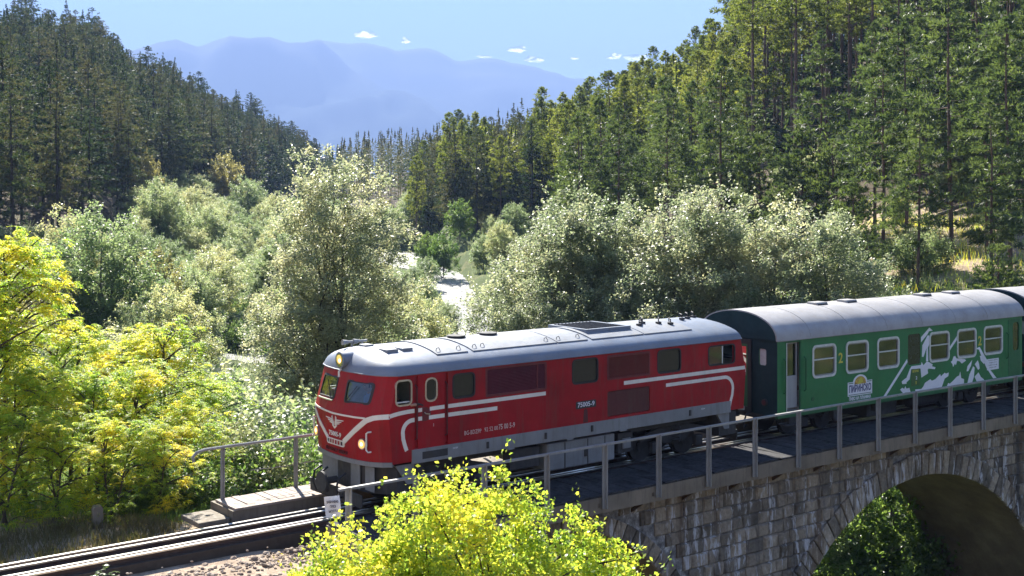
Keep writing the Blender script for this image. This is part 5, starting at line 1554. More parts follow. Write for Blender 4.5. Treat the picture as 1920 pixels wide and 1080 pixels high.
# driver's desk
for rear in (0, 1):
    mb = MB(); x = -3.42 if not rear else 6.15; mb.box(x-.12, x+.12, -1.0, 1.0, 1.5, 2.02); mb.build('control_desk', M['cabin'], loco, bevel=.03)
# ------------------------------------------------------------------ foliage generators
LIGHT_UP = np.array([-.10, .34, .93])      # leaves turn their faces towards the light
def unit(a): return a/np.maximum(np.linalg.norm(a, axis=1, keepdims=True), 1e-9)

def leaf_quads(C, N, T, L, Wd):
    """rhombic leaves: centre, normal, long axis, length, width"""
    B = np.cross(N, T)
    L = L[:, None]; Wd = Wd[:, None]
    return np.stack([C - T*L*.5, C + B*Wd*.5 - T*L*.05 + N*Wd*.12, C + T*L*.5, C - B*Wd*.5 - T*L*.05 + N*Wd*.12], 1).reshape(-1, 3)

def rand_leaves(C, rs, lmin, lmax, ratio=.55, up=0.6, dirn=None):
    n = len(C)
    N = rs.normal(size=(n, 3)); N = unit(N); N = unit(N + up*LIGHT_UP)
    T = rs.normal(size=(n, 3))
    if dirn is not None: T = T*.6 + dirn
    T = unit(T - N*(T*N).sum(1, keepdims=True))
    L = rs.uniform(lmin, lmax, n)
    return leaf_quads(C, N, T, L, L*ratio*rs.uniform(.8, 1.2, n))

def tubes_mesh(name, paths, mat):
    mb = MB()
    for pts, rad, n in paths: mb.tube(pts, rad, n, cap=False)
    me = bpy.data.meshes.new(name); me.from_pydata(mb.v, [], mb.f); me.materials.append(mat)
    me.polygons.foreach_set('use_smooth', [True]*len(me.polygons)); return me

def bent(a, c, rs, sag=.1, n=4):
    a, c = np.array(a, float), np.array(c, float); L = np.linalg.norm(c-a)
    o = rs.normal(size=3)*L*sag*.5
    return [tuple(a + (c-a)*t + o*math.sin(math.pi*t) + np.array([0, 0, L*sag*math.sin(math.pi*t)])) for t in np.linspace(0, 1, n+1)]

def broadleaf(lobes, n_clump, per, lsize, seed, mats, ratio=.55, up=.7, stems=((0, 0),), shoots=60, clump_r=.42, trunk_r=.13, inner=.35, limbs=36, shoot_len=(.5, 1.1)):
    """lobes: (cx,cy,cz,rx,ry,rz). returns (trunk mesh, crown mesh)"""
    rs = np.random.RandomState(seed)
    lob = np.array(lobes, float)
    vol = np.prod(lob[:, 3:], axis=1)**.72; vol /= vol.sum()
    li = rs.choice(len(lob), n_clump, p=vol)
    d = unit(rs.normal(size=(n_clump, 3)))
    rr = inner + (1-inner)*rs.uniform(0, 1, n_clump)**.55
    rr *= 1 + .10*rs.normal(size=n_clump)*(rr > .8)
    cc = lob[li, :3] + d*rr[:, None]*lob[li, 3:]
    size = clump_r*rs.uniform(.6, 1.35, n_clump)
    k = np.repeat(np.arange(n_clump), per)
    off = rs.normal(size=(len(k), 3)); off = unit(off)*(rs.uniform(0, 1, len(k))**.5)[:, None]
    off[:, 2] *= .75
    C = cc[k] + off*size[k][:, None]
    dirn = d[k]*.6 + off*.5; dirn[:, 2] -= .25
    # leafy shoots breaking the outline
    sh = rs.choice(np.where((d[:, 2] > -.15) & (rr > .72))[0], shoots)
    SC, SD = [], []
    for s_ in sh:
        dv = d[s_]*.7 + np.array([0, 0, .9]) + rs.normal(size=3)*.25; dv /= np.linalg.norm(dv)
        L = rs.uniform(*shoot_len); m_ = int(L*26)
        t = rs.uniform(0, 1, m_)
        SC.append(cc[s_] + dv*t[:, None]*L + rs.normal(size=(m_, 3))*(.10*(1.15-t))[:, None]); SD.append(np.tile(dv, (m_, 1)))
    C = np.vstack([C] + SC); dirn = np.vstack([dirn] + SD)
    V = rand_leaves(C, rs, lsize*.65, lsize*1.3, ratio, up, dirn)
    crown = np_mesh('crown', V, 4, mats[1])
    top = max(l_[2] + l_[5] for l_ in lobes)
    paths = []
    lim = rs.choice(n_clump, min(limbs, n_clump), replace=False)
    for sx, sy in stems:
        tip = (lob[:, 0].mean()*.6 + sx*2.0, lob[:, 1].mean()*.6 + sy*2.0, top*.86)
        st = bent((sx, sy, -.5), tip, rs, .05, 8)
        paths.append((st, list(np.linspace(trunk_r, trunk_r*.15, 9)), 7))
        for q in lim[rs.randint(0, len(stems), len(lim)) == 0] if len(stems) > 1 else lim:
            e = cc[q]; f_ = np.clip((e[2]*.62)/top/.86, .12, .85)
            i = int(f_*8); b_ = st[i]
            if e[2] < b_[2] - .3: continue
            r0 = trunk_r*(1-f_)*.55 + .012
            paths.append((bent(b_, e, rs, .10, 4), list(np.linspace(r0, .008, 5)), 5))
    trunk = tubes_mesh('trunk', paths, mats[0])
    return trunk, crown

def robinia(h, spread, n_spray, seed, mats, base=.28, trunk_r=.10, leaf=.055, stems=1, lean=(0, 0), flat=.5):
    """airy tree of feathered leaves in layered sprays"""
    rs = np.random.RandomState(seed)
    paths = []; C, Nn, T = [], [], []
    for s_ in range(stems):
        a0 = rs.uniform(0, 6.28); b0 = (rs.normal()*.15*(stems > 1), rs.normal()*.15*(stems > 1), -.5)
        tip = (lean[0] + math.cos(a0)*.25*spread*(stems > 1), lean[1] + math.sin(a0)*.25*spread*(stems > 1), h*.93*rs.uniform(.85, 1.0))
        st = bent(b0, tip, rs, .06, 10)
        paths.append((st, list(np.linspace(trunk_r, .012, 11)), 7))
        nb = int(n_spray/stems/9)
        for b_ in range(nb):
            f_ = base + (1-base)*rs.uniform(0, 1)**.85
            i = min(int(f_*10), 9); p0 = np.array(st[i])*(1-(f_*10-i)) + np.array(st[i+1])*(f_*10-i)
            az = rs.uniform(0, 2*math.pi)
            prof_ = math.sin(math.pi*min(1, max(.08, (f_-base)/(1-base)*.86+.14)))**.6
            L = spread*prof_*rs.uniform(.55, 1.1)
            rise = rs.uniform(.1, .75)*L*(.4+.6*f_)
            e = p0 + np.array([math.cos(az)*L, math.sin(az)*L, rise])
            bp_ = bent(p0, e, rs, .12, 5)
            paths.append((bp_, list(np.linspace(.012+.02*L/spread, .005, 6)), 5))
            for q in range(9):
                t = rs.uniform(.35, 1.0); j = min(int(t*5), 4); o = np.array(bp_[j])*(1-(t*5-j)) + np.array(bp_[j+1])*(t*5-j)
                o = o + rs.normal(size=3)*np.array([.20, .20, .20])
                # one spray: several pinnate leaves fanning outwards and drooping
                for w_ in range(5):
                    a2 = az + rs.normal()*.9
                    dv = np.array([math.cos(a2), math.sin(a2), rs.uniform(-.35, .35)]); dv /= np.linalg.norm(dv)
                    Lr = rs.uniform(.20, .36); m_ = 9
                    tt = np.linspace(.12, 1, m_)
                    side = np.cross(dv, [0, 0, 1]); side /= np.linalg.norm(side)
                    nn_ = np.cross(side, dv)
                    base_p = o + dv*tt[:, None]*Lr - np.array([0, 0, 1])*(tt**2*Lr*rs.uniform(.15, .55))[:, None]
                    for g_ in (-1, 1):
                        C.append(base_p + side*g_*leaf*.55); 
                        tv = side*g_ + dv*.35 - np.array([0, 0, .25]); T.append(np.tile(tv/np.linalg.norm(tv), (m_, 1)))
                        nv = nn_ + rs.normal(size=(m_, 3))*.30; Nn.append(nv)
    C = np.vstack(C); T = np.vstack(T); N = unit(np.vstack(Nn)); T = unit(T - N*(T*N).sum(1, keepdims=True))
    L = rs.uniform(leaf*.8, leaf*1.25, len(C))
    crown = np_mesh('crown', leaf_quads(C, N, T, L, L*.5), 4, mats[1])
    return tubes_mesh('trunk', paths, mats[0]), crown

def conifer(h, base, radius, n_br, tufts, blades, tl, seed, mats, rise=.15, droop=0.0, shape=.8, blade_w=.16, trunk_r=.16, up=.35, stubs=10, ragged=.25, core=.35, topround=0.0, tipsharp=.35):
    """base: crown starts at this share of the height; shape: taper power"""
    rs = np.random.RandomState(seed)
    paths = [([(0, 0, -.6), (rs.normal()*.05, rs.normal()*.05, h*.35), (rs.normal()*.12, rs.normal()*.12, h*.7), (0, 0, h*.985)], [trunk_r, trunk_r*.85, trunk_r*.5, .02], 7)]
    f_ = base + (1-base)*np.sort(rs.uniform(0, 1, n_br)**.9)
    az = np.arange(n_br)*2.399 + rs.normal(size=n_br)*.5
    q = (f_-base)/(1-base)
    prof_ = (1-q)**shape
    if topround > 0: prof_ = np.minimum(prof_, 1)*(1-topround) + topround*np.sqrt(np.clip(1-q**2, 0, 1))
    low = np.clip(q/.12, .45, 1)
    Lb = radius*np.maximum(prof_, .02)*low*rs.uniform(1-ragged, 1+ragged, n_br)
    P0_ = np.stack([np.zeros(n_br), np.zeros(n_br), f_*h], 1)
    dv = np.stack([np.cos(az), np.sin(az), rise + (q-.4)*.9*rise*2 - droop*(1-q)], 1)
    C, D_ = [], []
    for i in range(n_br):
        m_ = max(2, int(tufts*(.35 + .65*Lb[i]/radius)))
        t = np.clip(core + (1-core)*rs.uniform(0, 1, m_)**.7, 0, 1)
        p = P0_[i] + dv[i]*t[:, None]*Lb[i]; p[:, 2] -= droop*.35*Lb[i]*t**2
        side = np.array([-dv[i][1], dv[i][0], 0])
        p = p + side*(rs.normal(size=m_)*.20*Lb[i]*t)[:, None] + rs.normal(size=(m_, 3))*.06*tl
        C.append(p); D_.append(np.tile(dv[i]/np.linalg.norm(dv[i]), (m_, 1)))
        if i % 2 == 0 or n_br < 70: paths.append(([tuple(P0_[i]), tuple(P0_[i] + dv[i]*Lb[i]*.85 - np.array([0, 0, droop*.3*Lb[i]]))], [.016+.018*Lb[i]/radius, .008], 3))
    m_ = 6
    C.append(np.stack([rs.normal(size=m_)*.05, rs.normal(size=m_)*.05, h*np.linspace(.93, 1.0, m_)], 1)); D_.append(np.tile([0, 0, 1.0], (m_, 1)))
    for s_ in range(stubs):
        a = rs.uniform(0, 6.28); z = h*rs.uniform(.15, max(.2, base)); L = rs.uniform(.3, .9)
        paths.append(([(0, 0, z), (math.cos(a)*L, math.sin(a)*L, z + rs.uniform(-.15, .15))], [.018, .006], 3))
    C = np.vstack(C); D_ = np.vstack(D_)
    k = np.repeat(np.arange(len(C)), blades)
    d = unit(unit(rs.normal(size=(len(k), 3)))*.85 + D_[k]*.65 + np.array([0, 0, up]))
    T = d; N = rs.normal(size=T.shape); N = unit(N - T*(T*N).sum(1, keepdims=True))
    L = tl*rs.uniform(.6, 1.25, len(k))*(1 - tipsharp*np.clip((C[k][:, 2]/h - .55)/.45, 0, 1))
    V = leaf_quads(C[k] + T*(L*.42)[:, None], N, T, L, L*blade_w*rs.uniform(.8, 1.3, len(k)))
    return tubes_mesh('trunk', paths, mats[0]), np_mesh('crown', V, 4, mats[1])

BK = {'pine': bark('pine_bark', (0.075, 0.048, 0.036), (0.19, 0.115, 0.075)), 'grey': bark('grey_bark', (0.05, 0.045, 0.04), (0.13, 0.12, 0.105)), 'dark': bark('dark_bark', (0.03, 0.024, 0.02), (0.075, 0.06, 0.05))}
LF = {
 'willow': leaf_mat('silvery_willow_leaves', [(.095, .125, .065), (.15, .178, .098), (.21, .225, .135), (.30, .285, .165)], .48, .48, .9, .5, 2.5, .15, .6, .4, .9),
 'silver': leaf_mat('pale_valley_leaves', [(.085, .125, .052), (.14, .18, .08), (.19, .215, .11), (.26, .25, .12)], .54, .48, .9, .35, 2.7, .3, .6, .25, .85),
 'fresh': leaf_mat('fresh_green_leaves', [(.045, .085, .026), (.08, .13, .042), (.125, .17, .06)], .56, .40, .6, .5, 2.6, .15),
 'autumn': leaf_mat('turning_yellow_leaves', [(.09, .175, .026), (.17, .27, .036), (.28, .345, .040), (.40, .395, .042), (.50, .41, .042)], .64, .45, .5, .55, 2.4, .07, .8, 0, .8),
 'golden': leaf_mat('golden_bush_leaves', [(.09, .165, .024), (.175, .265, .034), (.29, .36, .042), (.44, .44, .05), (.54, .45, .05)], .58, .42, .6, .75, 2.1, 0, .62, 0, .85),
 'tan': leaf_mat('ochre_leaves', [(.13, .135, .06), (.20, .19, .08), (.28, .25, .105)], .48, .4, .7, .4, 2.2, .2, .6, .4, .7),
 'pine': leaf_mat('bright_pine_needles', [(.040, .056, .015), (.074, .098, .024), (.118, .14, .034), (.165, .172, .048)], .42, .5, .35, .25, 3.0, .28, .5),
 'pinefresh': leaf_mat('young_pine_needles', [(.036, .058, .024), (.064, .092, .036), (.10, .13, .048)], .36, .5, .35, .35, 2.8, .15, .5),
 'spruce': leaf_mat('dark_spruce_needles', [(.020, .038, .020), (.036, .058, .030), (.062, .080, .040), (.095, .090, .050)], .27, .6, .15, .2, 2.4, .45, .5),
}
def place(name, proto, x, y, s, label, cat, group, rz=None, z=None, sxy=1.0, tilt=0.0):
    root = empty(name, (x, y, G(x, y) - .1 if z is None else z), rng.uniform(0, 6.283) if rz is None else rz)
    root.scale = (s*sxy, s*sxy, s)
    if tilt: root.rotation_euler = (rng.uniform(-tilt, tilt), rng.uniform(-tilt, tilt), root.rotation_euler.z)
    tag(root, label, cat, group)
    link('trunk', proto[0], root)
    c = link('crown', proto[1], root); c['kind'] = 'stuff'
    return root

# ------------------------------------------------------------------ conifer forests
PINE = [conifer(17, .42, 2.3, 100, 12, 9, .48, 200+k, (BK['pine'], LF['pine']), rise=.35, shape=.55, blade_w=.20, topround=.35, stubs=14, core=.3) for k in range(4)]
PINE += [conifer(16, .25, 2.2, 115, 12, 9, .46, 220+k, (BK['pine'], LF['pine']), rise=.4, shape=.7, blade_w=.20, topround=.25, core=.3) for k in range(2)]
STEM = [conifer(23, .62, 2.5, 90, 12, 9, .48, 320+k, (BK['pine'], LF['pine']), rise=.3, shape=.5, blade_w=.19, topround=.35, stubs=22, trunk_r=.19, core=.3) for k in range(3)]
OPEN = [conifer(18, .26, 3.5, 92, 17, 8, .58, 240+k, (BK['pine'], LF['pinefresh']), rise=.12, shape=.75, blade_w=.15, droop=.12, ragged=.35, core=.4, topround=.2) for k in range(3)]
YOUNG = [conifer(8.5, .05, 2.6, 85, 15, 9, .48, 260+k, (BK['pine'], LF['pinefresh']), rise=.55, shape=.62, blade_w=.17, topround=.35, up=.7, stubs=0) for k in range(2)]
SPRUCE = [conifer(15, .10, 2.9, 130, 12, 8, .48, 280+k, (BK['dark'], LF['spruce']), rise=.08, shape=.95, droop=.25, blade_w=.20, core=.22, ragged=.38, tipsharp=.7) for k in range(3)] + [conifer(15, .22, 3.2, 120, 12, 8, .50, 290+k, (BK['dark'], LF['spruce']), rise=.18, shape=.62, droop=.15, blade_w=.20, core=.22, ragged=.45, tipsharp=.5, topround=.35) for k in range(3)]
LARGE = [conifer(18, .18, 3.1, 80, 13, 8, .55, 300+k, (BK['dark'], LF['spruce']), rise=.10, shape=.72, droop=.18, blade_w=.16, core=.3, ragged=.4, tipsharp=.6) for k in range(3)]

def scatter(n, sampler, mind, seed, tries=40000):
    rs = random.Random(seed); pts = []; cell = {}
    for _ in range(tries):
        if len(pts) >= n: break
        q = sampler(rs)
        if q is None: continue
        px, D = q; x, y = px2w(px, D); k = (int(x//mind), int(y//mind))
        if any((x-a)**2 + (y-b_)**2 < mind*mind for i in (-1, 0, 1) for j in (-1, 0, 1) for a, b_ in cell.get((k[0]+i, k[1]+j), ())): continue
        cell.setdefault(k, []).append((x, y)); pts.append((x, y, px, D))
    return pts

# right hillside: front edge and ridge of the pine wood, by direction
RF_PX = [780, 900, 1000, 1100, 1200, 1300, 1400, 1500, 1600, 1700, 1800, 1920, 2150]
RF_D = [196, 178, 172, 166, 158, 148, 136, 126, 121, 117, 112, 104, 96]
RB_D = [255, 248, 244, 240, 234, 226, 216, 206, 200, 194, 188, 182, 175]
def right_wood(rs):
    px = rs.uniform(775, 2080); a, b_ = np.interp(px, RF_PX, RF_D), np.interp(px, RF_PX, RB_D)
    return px, a + (b_-a)*rs.random()**1.15
pts = scatter(292, right_wood, 3.7, 3)
RW = 'pines of the wood on the right hillside'
for x, y, px, D in pts:
    front = D < np.interp(px, RF_PX, RF_D) + 9
    dark = px < 1010
    pr = rng.choice(STEM) if px > 1370 and rng.random() < .85 else rng.choice(SPRUCE if dark and rng.random() < .75 else PINE[4:] if px < 1350 and rng.random() < .6 else PINE[:4])
    t_ = (D - np.interp(px, RF_PX, RF_D))/(np.interp(px, RF_PX, RB_D) - np.interp(px, RF_PX, RF_D))
    sc_ = rng.uniform(.82, 1.14)
    sz = 'tall' if sc_ > 1.04 else 'short' if sc_ < .92 else 'middling'
    row_ = 'in the front row' if t_ < .2 else 'in the second row' if t_ < .45 else 'below the skyline' if t_ < .75 else 'on the skyline'
    where = ('left end of the right wood', 'dark clump above the stream bend', 'wood above the locomotive nose', 'wood above the yellow topped willow', 'wood above the roof grille', 'wood left of the bushy young pines', 'stemmy wood behind the bushy young pines', 'stemmy wood behind the bare slope', 'wood at the top right corner')[int(np.searchsorted([840, 930, 1040, 1160, 1290, 1420, 1600, 1780], px))]
    lb = f'{sz} {"dark conifer" if pr in SPRUCE else "pine"} {row_} of the {where}'
    place('pine_tree', pr, x, y, sc_, lb, 'pine tree', RW, sxy=rng.uniform(.88, 1.15), tilt=.02)

# left hillside
LF_PX = [-150, 0, 100, 200, 300, 400, 500, 590]
LF_D = [108, 114, 124, 146, 196, 245, 290, 345]
LB_D = [292, 300, 312, 330, 352, 388, 420, 455]
def left_wood(rs):
    px = rs.uniform(-130, 592); a, b_ = np.interp(px, LF_PX, LF_D), np.interp(px, LF_PX, LB_D)
    return px, a + (b_-a)*rs.random()
pts = scatter(296, left_wood, 4.5, 4)
for x, y, px, D in pts:
    a = np.interp(px, LF_PX, LF_D)
    near = D < a + 22
    pr = rng.choice(LARGE if near and px < 300 else SPRUCE)
    t_ = (D - a)/(np.interp(px, LF_PX, LB_D) - a)
    sc_ = rng.uniform(.92, 1.32)
    if pr in LARGE: sc_ *= .84
    sz = 'tall' if sc_ > 1.16 else 'short' if sc_ < 1.0 else 'middling'
    row_ = 'at the foot' if t_ < .15 else 'on the lower slope' if t_ < .4 else 'on the upper slope' if t_ < .75 else 'on the skyline'
    where = ('left wood, left edge', 'left wood above the robinias', 'left wood above the dark willow', 'left wood above the ochre trees', 'left wood under the left peak', 'left wood by the round trees', 'right end of the left wood')[int(np.searchsorted([60, 150, 240, 330, 420, 510], px))]
    lb = f'{sz} {"pale" if pr in LARGE else "dark"} spruce {row_} of the {where}'
    place('spruce_tree', pr, x, y, sc_, lb, 'spruce tree', 'spruces of the wood on the left hillside', sxy=rng.uniform(.9, 1.2), tilt=.02)

# the rest of both woods and the far valley woods: one mass each of small simple conifers
def forest_mass(name, pts, label, mat, hmin, hmax, blades=150, seed=1):
    rs = np.random.RandomState(seed); VV = []
    for x, y, px, D in pts:
        h = rs.uniform(hmin, hmax); z0 = G(x, y); nb = blades
        q = rs.uniform(0, 1, nb)**.8; az = rs.uniform(0, 6.283, nb); rad = 2.3*(1-q)**.8*rs.uniform(.35, 1.05, nb)
        C = np.stack([x + np.cos(az)*rad, y + np.sin(az)*rad, z0 + h*(.12 + .88*q)], 1)
        T = unit(np.stack([np.cos(az), np.sin(az), rs.uniform(-.3, .6, nb)], 1)); N = rs.normal(size=T.shape); N[:, 2] += .8; N = unit(N - T*(T*N).sum(1, keepdims=True))
        L = rs.uniform(.7, 1.3, nb)*(1.15 - .6*q); VV.append(leaf_quads(C, N, T, L, L*.42))
        t = np.array([[x, y, z0-.5]]); 
        C = np.array([[x, y, z0 + h*.95]]*3); T = np.tile([0, 0, 1.0], (3, 1)); N = unit(rs.normal(size=(3, 3))*np.array([1, 1, 0])+1e-6); VV.append(leaf_quads(C, N, T, np.full(3, h*.16), np.full(3, .35)))
        C = np.array([[x, y, z0 + h*.4]]*2); T = np.tile([0, 0, 1.0], (2, 1)); N = np.array([[1, 0, 0], [0, 1, 0.]]); VV.append(leaf_quads(C, N, T, np.full(2, h*.95), np.full(2, .4)))
    me = np_mesh(name, np.vstack(VV), 4, mat)
    return tag(link(name, me), label, None, None, 'stuff')
def beyond_right(rs):
    px = rs.uniform(640, 1120); return px, rs.uniform(300, 560)
forest_mass('far_forest', scatter(330, beyond_right, 5.5, 5), 'bluish conifer wood closing the far end of the valley', LF['spruce'], 14, 19, 150, 1)
def rest_left(rs):
    px = rs.uniform(-350, 640); return px, np.interp(px, [-350, 0, 300, 640], [165, 175, 230, 330]) + rs.random()*170
forest_mass('left_forest', scatter(820, rest_left, 3.9, 6), 'dense mass of spruces filling the left hillside between the larger ones', LF['spruce'], 10, 16, 170, 2)
def rest_right(rs):
    px = rs.uniform(900, 2300)
    return (px, np.interp(px, RF_PX, RF_D) + 12 + rs.random()*75) if px < 1400 else None
forest_mass('right_forest', scatter(520, rest_right, 3.9, 7), 'dense young pines filling the right hillside between the stems', LF['pine'], 10, 16, 170, 3)

def behind_stems(rs):
    px = rs.uniform(1330, 2300); return px, np.interp(px, RF_PX, RB_D) - 8 + rs.random()*60
forest_mass('ridge_forest', scatter(330, behind_stems, 4.0, 18), 'dense dark pines behind the bare stems on the right ridge', LF['spruce'], 15, 20, 190, 14)
def under_stems(rs):
    px = rs.uniform(1400, 2300); return px, np.interp(px, RF_PX, RF_D) + 8 + rs.random()*95
forest_mass('pine_undergrowth', scatter(420, under_stems, 3.6, 17), 'dark low undergrowth between the bare pine stems on the right', LF['spruce'], 3, 7, 110, 13)

# open pines and young pines in front of the right hand wood
lab_open = ['slender pine left of the bare slope above the coach', 'tall thin pine with a long bare stem on the bare slope', 'tall open pine at the far right edge of the slope', 'leaning open pine between bare slope and right edge', 'pine with layered branches behind the bare slope', 'open pine high on the right above the slope', 'dense open pine by the right border', 'smaller open pine below the bare slope at right', 'spreading pine at the top right corner', 'straight pine just right of the bushy young pines',
 'thin pine between the bare slope and the layered pine', 'bright pine filling the right border above the coach', 'pine high above the tall bare stem', 'broad pine behind the right border', 'pine standing in front of the dark stems right of the bushy pines', 'young open pine over the coach roof near the right edge', 'tall pine at the top edge above the slope', 'pine at the right border, lowest of its neighbours']
spots = [(1655, 80, .82, 0), (1785, 83, 1.0, 1), (1895, 76, .86, 2), (1850, 80, .72, 0), (1745, 102, .95, 1), (1830, 98, 1.02, 2), (1935, 88, .98, 0), (1720, 74, .60, 1), (1905, 104, 1.12, 2), (1640, 92, .88, 2), (1700, 90, .86, 0), (1880, 90, 1.05, 1), (1780, 108, 1.1, 2), (1945, 96, 1.1, 0), (1680, 108, 1.1, 1), (1860, 72, .62, 2), (1730, 112, 1.15, 0), (1930, 70, .62, 1)]
more = scatter(46, lambda rs: (lambda px: (px, np.interp(px, [1080, 1400, 1640, 1950], [112, 98, 94, 84]) + 26*rs.random()))(rs.uniform(1080, 1990)), 3.4, 77)
more = [q for q in more if not (1700 < q[2] < 1805 and q[3] < 99) and not (1410 < q[2] < 1660 and q[3] > 100)]
spots += [(px, D, 0, 0) for x, y, px, D in more]
lab_open += [None]*len(more)
for (px, D, s, k), lb in zip(spots, lab_open):
    x, y = px2w(px, D)
    if lb is None:
        s = rng.uniform(.55, .92); k = rng.randrange(3)
        where = ('below the wood above the locomotive', 'behind the bushy willows, left part', 'behind the bushy willows, right part', 'among the bushy young pines', 'left of the bare slope', 'above the bare slope', 'right of the bare slope', 'close to the right edge')[int(np.searchsorted([1180, 1300, 1420, 1600, 1700, 1800, 1880], px))]
        lb = f'{"small" if s < .68 else "medium" if s < .8 else "large"} {"nearer" if D < np.interp(px, [1080, 1400, 1640, 1950], [112, 98, 94, 84]) + 12 else "farther"} pine {where}'
    place('open_pine', OPEN[k], x, y, s, lb, 'pine tree', 'open pines on the right slope', tilt=.025)
spots = [(1505, 96, 1.0, 0, 'bushy bright green young pine in front of the dark stems'), (1560, 92, .92, 1, 'broad young pine right of the bright bushy one'), (1425, 104, .92, 0, 'bushy young pine left of the bright one, above the silvery bushes'), (1460, 90, .66, 1, 'small young pine just above the silvery bushes'),
         (1625, 74, .55, 1, 'dark small young pine beside the right end of the silvery bushes'), (1600, 80, .75, 0, 'young pine between silvery bushes and slender pine'), (1380, 116, .95, 1, 'young pine at the wood edge left of the bushy group'), (1300, 124, .9, 0, 'young pine under the middle of the wood'), (1870, 66, .5, 0, 'low young pine above the coach roof at right'), (1690, 66, .36, 1, 'knee high young pine on the bare slope')]
for px, D, s, k, lb in spots:
    x, y = px2w(px, D); place('young_pine', YOUNG[k], x, y, s, lb, 'pine tree', 'young pines below the right wood', sxy=1.1)
for px, D, s, lb in ((505, 118, .62, 'vivid dark green conifer standing among the pale valley trees'), (525, 122, .5, 'smaller vivid green conifer beside the dark one in the valley')):
    x, y = px2w(px, D); place('young_pine', YOUNG[0], x, y, s*1.35, lb, 'pine tree', 'young pines in the valley', sxy=.8)

# ------------------------------------------------------------------ broadleaf trees
TALL = broadleaf([(-.2, 0, 12.6, 2.9, 2.8, 3.5), (0, 0, 9.6, 3.7, 3.5, 4.2), (1.0, .3, 6.6, 3.6, 3.3, 3.8), (-1.7, -.2, 6.8, 3.4, 3.2, 3.9), (-.1, 0, 3.4, 3.5, 3.2, 3.2), (-2.1, -.5, 4.4, 2.1, 2.0, 3.0)], 1250, 100, .125, 41, (BK['dark'], LF['willow']), .62, 1.15, ((0, 0), (.3, .1)), 330, .52, .17, .3, 60)
BUSHT = [broadleaf([(0, 0, 6.2, 3.6, 3.2, 3.6), (-2.6, 0, 4.4, 2.8, 2.6, 3.2), (2.7, .2, 4.8, 2.8, 2.6, 3.4), (.3, -1.2, 3.4, 3.6, 2.2, 2.8), (.8, .4, 8.4, 2.2, 2.0, 2.2)], 900, 100, .112, 51, (BK['grey'], LF['willow']), .62, 1.15, ((0, 0), (.5, .2), (-.5, .1)), 260, .46, .11, .3, 46),
         broadleaf([(0, 0, 5.8, 3.2, 3.0, 3.8), (-2.2, .2, 5.0, 2.6, 2.6, 3.4), (2.4, -.2, 4.0, 2.8, 2.6, 3.0), (-.4, -1.0, 3.2, 3.4, 2.4, 2.6), (-.6, .2, 8.0, 2.0, 2.0, 2.0)], 880, 100, .112, 52, (BK['grey'], LF['willow']), .62, 1.15, ((0, 0), (.4, -.2), (-.4, .3)), 260, .46, .11, .3, 46)]
VAL = [broadleaf([(0, 0, 6.0, 2.8, 2.8, 3.6), (-1.3, .3, 4.0, 2.2, 2.2, 2.8), (1.4, -.2, 4.4, 2.3, 2.3, 3.0), (.2, .2, 2.0, 2.6, 2.4, 2.2)], 430, 75, .16, 60+k, (BK['grey'], LF['silver']), .6, 1.2, ((0, 0), (.3, .1)), 110, .55, .12, .3, 30) for k in range(3)]
VALF = broadleaf([(0, 0, 5.4, 2.6, 2.6, 3.4), (-1.0, .3, 3.4, 2.2, 2.2, 2.6), (1.1, -.2, 3.8, 2.0, 2.0, 2.8)], 260, 55, .20, 66, (BK['grey'], LF['fresh']), .6, .75, ((0, 0),), 90, .5, .11, .3, 26)
VALT = broadleaf([(0, 0, 5.6, 2.6, 2.6, 3.2), (-1.0, .3, 3.6, 2.0, 2.0, 2.4), (1.1, -.2, 4.0, 2.0, 2.0, 2.6)], 240, 55, .20, 67, (BK['grey'], LF['tan']), .6, .75, ((0, 0),), 90, .5, .11, .3, 26)
SHRUB = broadleaf([(0, 0, 1.4, 1.9, 1.7, 1.5), (1.2, .3, 1.1, 1.2, 1.2, 1.1), (-1.2, -.2, 1.2, 1.3, 1.2, 1.2)], 220, 62, .125, 68, (BK['grey'], LF['silver']), .6, 1.2, ((0, 0), (.3, .2)), 70, .42, .05, .2, 20, (.3, .7))
SHRUBF = broadleaf([(0, 0, 1.4, 1.7, 1.7, 1.6), (1.0, .3, 1.2, 1.2, 1.2, 1.2), (-1.0, -.2, 1.1, 1.2, 1.1, 1.1)], 150, 48, .12, 69, (BK['grey'], LF['fresh']), .6, .8, ((0, 0), (.3, .2)), 70, .40, .05, .2, 20, (.3, .7))

x, y = px2w(640, 60); place('willow_tree', TALL, x, y, 1.0, 'tall glittering willow standing alone right behind the locomotive nose', 'willow tree', None, rz=.4, z=-7.6)
for px, D, k, s, rz, lb in ((1062, 61, 0, 1.12, .3, 'glittering bushy willow above the middle of the locomotive roof'), (1130, 62, 1, 1.27, -.4, 'yellow topped bushy willow, highest of the row behind the locomotive'), (1290, 60, 0, 1.18, .6, 'bushy willow in the middle of the row behind the train'), (1420, 59, 1, 1.27, -.2, 'white sparkling bushy willow above the gap behind the locomotive'), (1535, 57, 0, 1.08, .1, 'lowest bushy willow at the right end of the row, above the coach'), (1032, 58, 1, .80, .8, 'smaller bushy willow at the left end of the row by the stream')):
    x, y = px2w(px, D); place('willow_tree', BUSHT[k], x, y, s, lb, 'willow tree', 'willows in a row behind the train', rz=rz, z=-6.2)

